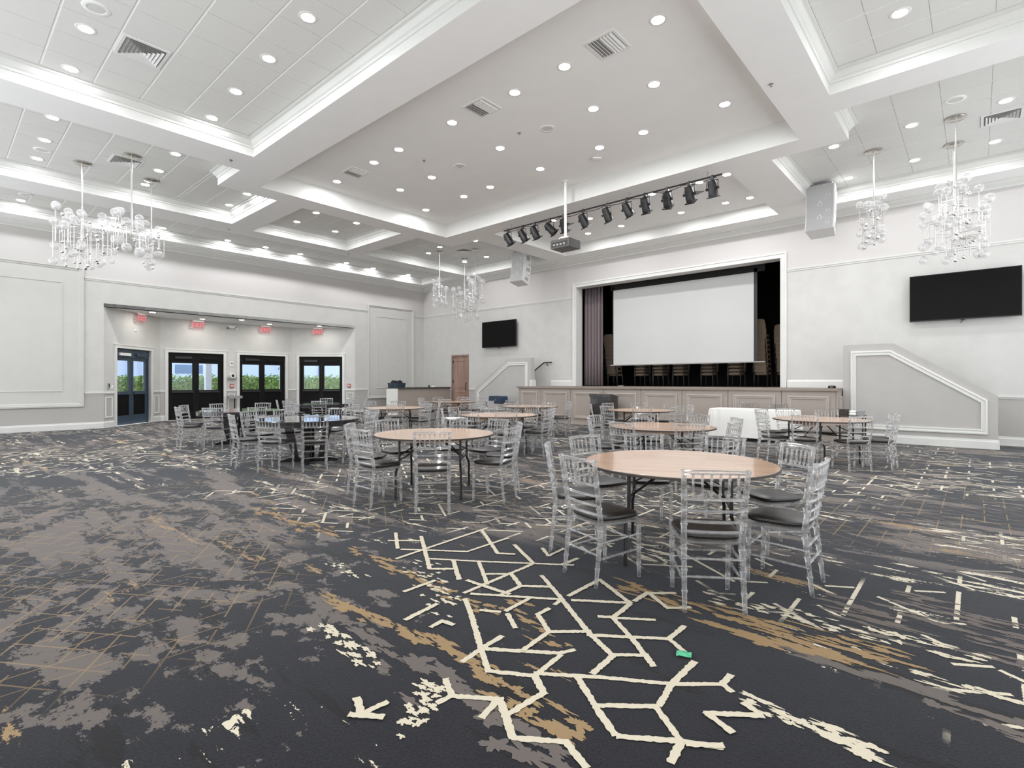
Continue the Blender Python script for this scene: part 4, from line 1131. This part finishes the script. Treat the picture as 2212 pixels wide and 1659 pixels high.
# ------------------------------------------------------------------ clear acrylic chairs
def rings(p, q, r0, r1, spots, rb, n=8):
    """turned rod from p to q with raised rings at the given fractions"""
    p, q = Vector(p), Vector(q); L = (q-p).length
    st = [(0, r0)]
    for f in spots:
        for d, k in ((-.011, 1), (-.005, rb), (.005, rb), (.011, 1)):
            tt = f + d/L
            if 0 < tt < 1: st.append((tt, (r0 + (r1-r0)*tt)*k))
    st.append((1, r1)); st.sort()
    return [p.lerp(q, s[0]) for s in st], [s[1] for s in st]
def acrylic_chair():
    t = thing('chiavari_chair', 'x', 'chair')
    A = M['acrylic']
    fr = obj('seat_frame', G().pad(.41, .40, .415, .445, 24, 5, .06), A, t, True)
    obj('cushion', G().pad(.40, .40, .446, .49, 28, 4, .06), M['seat'], t, True)
    for s in (-1, 1):
        pts, rr = rings((s*.185, .175, 0), (s*.19, .165, .43), .0145, .018, (.25, .5, .75), 1.25)
        obj('front_leg', G().rod(pts, rr, 10), A, t, True)
        p1, r1 = rings((s*.18, -.235, 0), (s*.175, -.185, .43), .0145, .019, (.3, .6, .9), 1.25)
        p2, r2 = rings((s*.175, -.185, .43), (s*.19, -.262, .895), .019, .0165, (.25, .45, .65, .98), 1.25)
        obj('back_post', G().rod(p1 + p2[1:], r1 + r2[1:], 10), A, t, True)
    def back(z): return -.185 - (z-.43)/.465*.077
    def wx(z): return .175 + (z-.43)/.465*.015
    for nm, z, r in (('top_rail', .878, .014), ('back_rail', .712, .012), ('back_rail', .635, .0105), ('back_rail', .565, .0105), ('back_rail', .50, .0105)):
        x = wx(z); y = back(z)
        pts = [(x*k, y - .022*(1-k*k), z + (.006 if nm == 'top_rail' else 0)*(1-k*k)) for k in (-1, -.8, -.5, -.2, .2, .5, .8, 1)]
        obj(nm, G().rod(pts, r, 8), A, t, True)
    for k in range(6):
        f = -1 + 2*(k+1)/7
        x0 = wx(.712)*f; x1 = wx(.878)*f; c = .022*(1-f*f)
        pts, rr = rings((x0, back(.712)-c, .714), (x1, back(.878)-c, .876), .0075, .0075, (.2, .8), 1.45)
        obj('spindle', G().rod(pts, rr, 8), A, t, True)
    for s in (-1, 1):
        for z in (.30, .19):
            pts, rr = rings((s*.187, .17, z+.02), (s*.18, -.22, z), .0085, .0085, (.25, .75), 1.35)
            obj('side_stretcher', G().rod(pts, rr, 8), A, t, True)
    for y0, zz in ((.172, .27), (-.205, .33), (-.215, .22)):
        pts, rr = rings((-.185, y0, zz), (.185, y0, zz), .0085, .0085, (.25, .75), 1.35)
        obj('stretcher', G().rod(pts, rr, 8), A, t, True)
    return t
chair0 = acrylic_chair(); used = [False]
def place(x, y, rz, lab, group):
    if not used[0]:
        used[0] = True; chair0.location = (x, y, 0); chair0.rotation_euler = (0, 0, rz); chair0['label'] = lab; chair0['group'] = group
    else: dup(chair0, (x, y, 0), rz, lab, group)

rc = random.Random(21)
def ring(off, n=8): return [off + 360*i/n + rc.uniform(-6, 6) for i in range(n)]
TABLES = [
 ('w', 18.38, -12.01, 25, [(-55,.92),(-105,.84),(-151,.84),(167,.88),(134,.84),(91,.82),(49,.84),(-6,.82)], 'the nearest wooden table', 'large round wood-topped folding table nearest the camera'),
 ('w', 14.97, -11.8, 40, [(-41,.9),(-91,.83),(-139,.85),(14,.88),(51,.87),(88,.92),(179,.82),(124,.86)], 'the wooden table left of the nearest', 'round wood-topped folding table second nearest, left of the nearest'),
 ('w', 16.7, -8.82, 10, [(-137,.84),(-172,.86),(-92,.86),(-47,.85),(-5,.86),(40,.86),(85,.86),(130,.86)], 'the wooden table behind the nearest', 'round wood-topped folding table directly behind the nearest one'),
 ('w', 18.15, -5.5, 60, [(-133,.86),(-92,.84),(-50,.88),(22,.84),(95,.84),(160,.92),(130,.98),(-12,.9)], 'the rightmost wooden table', 'round wood-topped folding table, rightmost, before the white-clothed table'),
 ('w', 14.3, -4.95, 30, [(a, .9) for a in ring(-15)], 'the wooden table before the black lectern', 'round wood-topped folding table in front of the black lectern'),
 ('w', 12.98, -8.46, 70, [(a, .88) for a in ring(10)], 'the wooden table in centre row', 'round wood-topped folding table in the centre of the room'),
 ('w', 11.05, -5.15, 15, [(a, .9) for a in ring(20)], 'the wooden table by stage left end', 'round wood-topped folding table by the left end of stage'),
 ('w', 8.99, -8.13, 50, [(a, .88) for a in ring(5)], 'the wooden table before the white counter', 'round wood-topped folding table in front of the white counter end'),
 ('w', 7.1, -4.46, 20, [(a, .88) for a in ring(30)], 'the farthest wooden table', 'round wood-topped folding table farthest away near the wooden door'),
 ('b', 11.2, -11.6, 12, [(-56,1.0),(-22,1.02),(30,.96),(-148,.98),(175,.95),(80,1.0),(128,1.0),(-100,1.0)], 'the nearest black table', 'black round pedestal table nearest the camera'),
 ('b', 7.4, -11.35, 30, [(a, 1.02) for a in ring(-48)], 'the black table before the left doors', 'black round pedestal table in front of the left exit doors'),
 ('b', 5.3, -8.15, 5, [(a, 1.02) for a in ring(15)], 'the farthest black table', 'black round pedestal table farthest away before the rightmost exit doors'),
]
for kind, x, y, rz, chs, ph, lab in TABLES:
    (folding_table if kind == 'w' else pedestal_table)(x, y, radians(rz), lab)
    pos = []
    for a, d in chs:
        a = radians(a); pos.append((x + d*cos(a), y + d*sin(a), a + pi/2 + radians(rc.uniform(-7, 7))))
    pos.sort(key=lambda p: px(p[0], p[1]))
    for i, (cx, cy_, cr) in enumerate(pos):
        place(cx, cy_, cr, 'clear acrylic chair, %s from left at %s' % (ORD[i], ph), 'clear acrylic chairs around the tables')
for i, x in enumerate((15.72, 16.45)):
    place(x, -1.98, pi, 'clear acrylic chair behind the white tablecloth, ' + ('left one' if i == 0 else 'right one'), 'clear acrylic chairs by the stage')

# ------------------------------------------------------------------ long table under a white cloth
t = thing('trestle_table', 'long folding table hidden under the white cloth', 'table', (16.15, -2.68, 0))
obj('tabletop', G().box(-.95,.95,-.36,.36,.735,.76), M['wood'], t)
for sx_ in (-1, 1):
    for sy_ in (-1, 1): obj('leg', G().rod([(sx_*.8,sy_*.3,.735),(sx_*.8,sy_*.3,0)], .015, 6), M['black'], t)
g = G(); n = 160; vs = []; fs = []
lv = [(.99, .766, 0), (1.0, .764, .2), (1.004, .74, .5), (1.02, .5, 1), (1.03, .27, 1.2), (1.045, .09, 1.4)]
for k, (s_, z, am) in enumerate(lv):
    for i in range(n):
        a = 2*pi*i/n; c, s2 = cos(a), sin(a); pw = 14
        ex = (abs(c)**(2/pw))*(1 if c >= 0 else -1); ey = (abs(s2)**(2/pw))*(1 if s2 >= 0 else -1)
        w = am*.012*sin(i*.9) + am*.006*sin(i*2.1+k)
        vs.append((ex*(.97*1 + (s_-1)*1.2 + w), ey*(.375 + (s_-1)*1.2 + w), z))
fs.append(tuple(range(n)))
for k in range(len(lv)-1):
    for i in range(n): fs.append((k*n+i, k*n+n+i, k*n+n+(i+1) % n, k*n+(i+1) % n))
g.add(vs, fs)
o = tag(obj('tablecloth', g, M['cloth'], None, True, loc=(16.15, -2.68, 0)), 'white tablecloth draped to the floor over the long table', 'tablecloth')

# ------------------------------------------------------------------ lectern, cart, wedge speaker, bar
t = thing('lectern', 'plain black box lectern standing before the stage', 'lectern', (11.55, -2.15, 0))
obj('body', G().box(-.36,.36,-.2,.25,.06,.96), M['blackwood'], t)
obj('sloped_top', G().add([(-.38,-.22,.96),(.38,-.22,.96),(.38,.27,.96),(-.38,.27,.96),(-.38,-.22,1.06),(.38,-.22,1.06),(.38,.27,.98),(-.38,.27,.98)], [(3,2,1,0),(4,5,6,7),(0,1,5,4),(1,2,6,5),(2,3,7,6),(3,0,4,7)]), M['blackwood'], t)
obj('plinth', G().box(-.38,.38,-.22,.27,0,.06), M['black'], t)

t = thing('side_cart', 'small dark cart with items behind the rightmost table', 'cart', (18.1, -2.1, 0))
obj('top_shelf', G().box(-.27,.27,-.2,.2,.64,.67), M['edge'], t); obj('lower_shelf', G().box(-.25,.25,-.18,.18,.25,.27), M['edge'], t)
for sx_ in (-1, 1):
    for sy_ in (-1, 1): obj('leg', G().box(sx_*.25-.015,sx_*.25+.015,sy_*.18-.015,sy_*.18+.015,0,.64), M['black'], t)
tag(obj('dark_box', G().box(-.09,.09,-.12,.12,0,.12).box(-.095,.095,-.125,.125,.12,.135), M['edge'], loc=(17.95,-2.1,.67)), 'dark flat box on the left of the small cart', 'box')
g = G().pad(.17,.2,0,.06,16,4).pad(.15,.18,.055,.11,16,4)
tag(obj('folded_napkins', g, M['cloth'], None, True, loc=(18.14,-2.1,.67)), 'folded white cloth on the small cart', 'cloth')
tag(obj('grey_box', G().box(-.06,.06,-.1,.1,0,.1).box(-.065,.065,-.105,.105,.1,.11), M['grey'], loc=(18.29,-2.1,.67)), 'small grey box on the right of the small cart', 'box')

# table with the blue speaker in front of the left stair wall
t = thing('black_folding_table', 'small black table before the left stair wall', 'table', (6.7, -1.75, 0))
obj('tabletop', G().box(-.55,.55,-.3,.3,.62,.65), M['black'], t)
for sx_ in (-1, 1): obj('leg', G().rod([(sx_*.5,-.25,.62),(sx_*.4,.0,.3),(sx_*.5,.25,0)], .014, 6).rod([(sx_*.5,.25,.62),(sx_*.4,.0,.3),(sx_*.5,-.25,0)], .014, 6), M['black'], t)
t = thing('speaker_case', 'dark blue boxy speaker on the small black table', 'speaker', (6.65, -1.75, .65))
obj('case', G().prism([(-.3,0),(.32,0),(.32,.2),(.26,.25),(-.26,.25),(-.3,.2)], -.2, .2), M['wedge'], t)
obj('front_face', G().box(-.25,.26,-.205,-.2,.03,.2), M['doorblue'], t); obj('badge', G().box(.03,.07,-.21,-.205,.09,.12), M['grey'], t)

t = thing('service_counter', 'long taupe service counter with dark top and light-struck end painted white', 'counter', (1.15, 0, 0))
obj('body', G().box(.07, .78, -2.95, -.03, 0, 1.14), M['taupe'], t)
obj('end_panel', G().box(.05, .80, -3.0, -2.95, 0, 1.14), M['white'], t)  # end face coloured white for the brighter light falling on it
obj('counter_top', G().box(0, .86, -2.93, -.02, 1.14, 1.19), M['counter'], t)
t = thing('storage_crate', 'dark plastic crate on the white counter end', 'crate', (1.55, -2.72, 1.19))
g = G()
pr = [(-.38,-.2),(.38,-.2),(.38,.2),(-.38,.2)]
vs = [(x*.92, y*.92, 0) for x, y in pr] + [(x, y, .2) for x, y in pr] + [(x*.94, y*.94, .2) for x, y in pr] + [(x*.86, y*.86, .015) for x, y in pr]
g.add(vs, [(3,2,1,0)] + [(i,(i+1) % 4,4+(i+1) % 4,4+i) for i in range(4)] + [(4+i,4+(i+1) % 4,8+(i+1) % 4,8+i) for i in range(4)] + [(8+i,8+(i+1) % 4,12+(i+1) % 4,12+i) for i in range(4)] + [(12,13,14,15)])
obj('tub', g, M['crate'], t)
obj('label_window', G().box(-.28,-.06,-.202,-.19,.06,.16), M['doorblue'], t); obj('label_window', G().box(.06,.28,-.202,-.19,.06,.16), M['doorblue'], t)
g = G(); r = random.Random(4)
for i in range(14): g.ball((r.uniform(-.26,.26), r.uniform(-.1,.1), .17+r.uniform(0,.06)), r.uniform(.05,.09), 8, 6)
o = tag(obj('dark_cloth_pile', g, M['dkcloth'], None, True, loc=(1.55,-2.72,1.2)), 'heap of black fabric filling the dark crate', 'fabric'); o['kind'] = 'stuff'
tag(obj('card_holder', G().box(-.05,.05,-.03,.03,0,.02).box(-.04,.04,-.005,.005,.02,.1), M['black'], loc=(1.75,-1.1,1.19)), 'small black card holder on the service counter', 'holder')
tag(obj('white_cloth', G().pad(.2,.16,0,.06,16,3), M['cloth'], None, True, loc=(1.75,-.85,1.19)), 'crumpled white cloth on the service counter', 'cloth')
t = thing('equipment_stand', 'small dark box on a stand between the middle exit doors', 'box', (-1.72, -8.1, 0))
obj('case', G().box(-.12,.14,-.25,.25,.78,.88), M['grey'], t); obj('stand', G().box(-.02,.02,-.02,.02,.03,.78), M['black'], t); obj('foot', G().box(-.15,.15,-.15,.15,0,.03), M['black'], t)

# green packet on the carpet
t = thing('green_packet', 'small crumpled green packet lying on the carpet', 'packet', (19.105, -13.562, .006), radians(20))
g = G(); vs = []
for j in range(4):
    for i in range(5): vs.append((-.038+.019*i, -.027+.018*j, .004 + .006*abs(sin(i*1.9+j*1.3))))
g.add(vs, [(j*5+i, j*5+i+1, j*5+i+6, j*5+i+5) for j in range(3) for i in range(4)])
o = obj('foil', g, M['green'], t, True); o.modifiers.new('t', 'SOLIDIFY').thickness = .003
obj('fold', G().box(.02,.036,-.02,.01,.008,.013), M['green'], t)
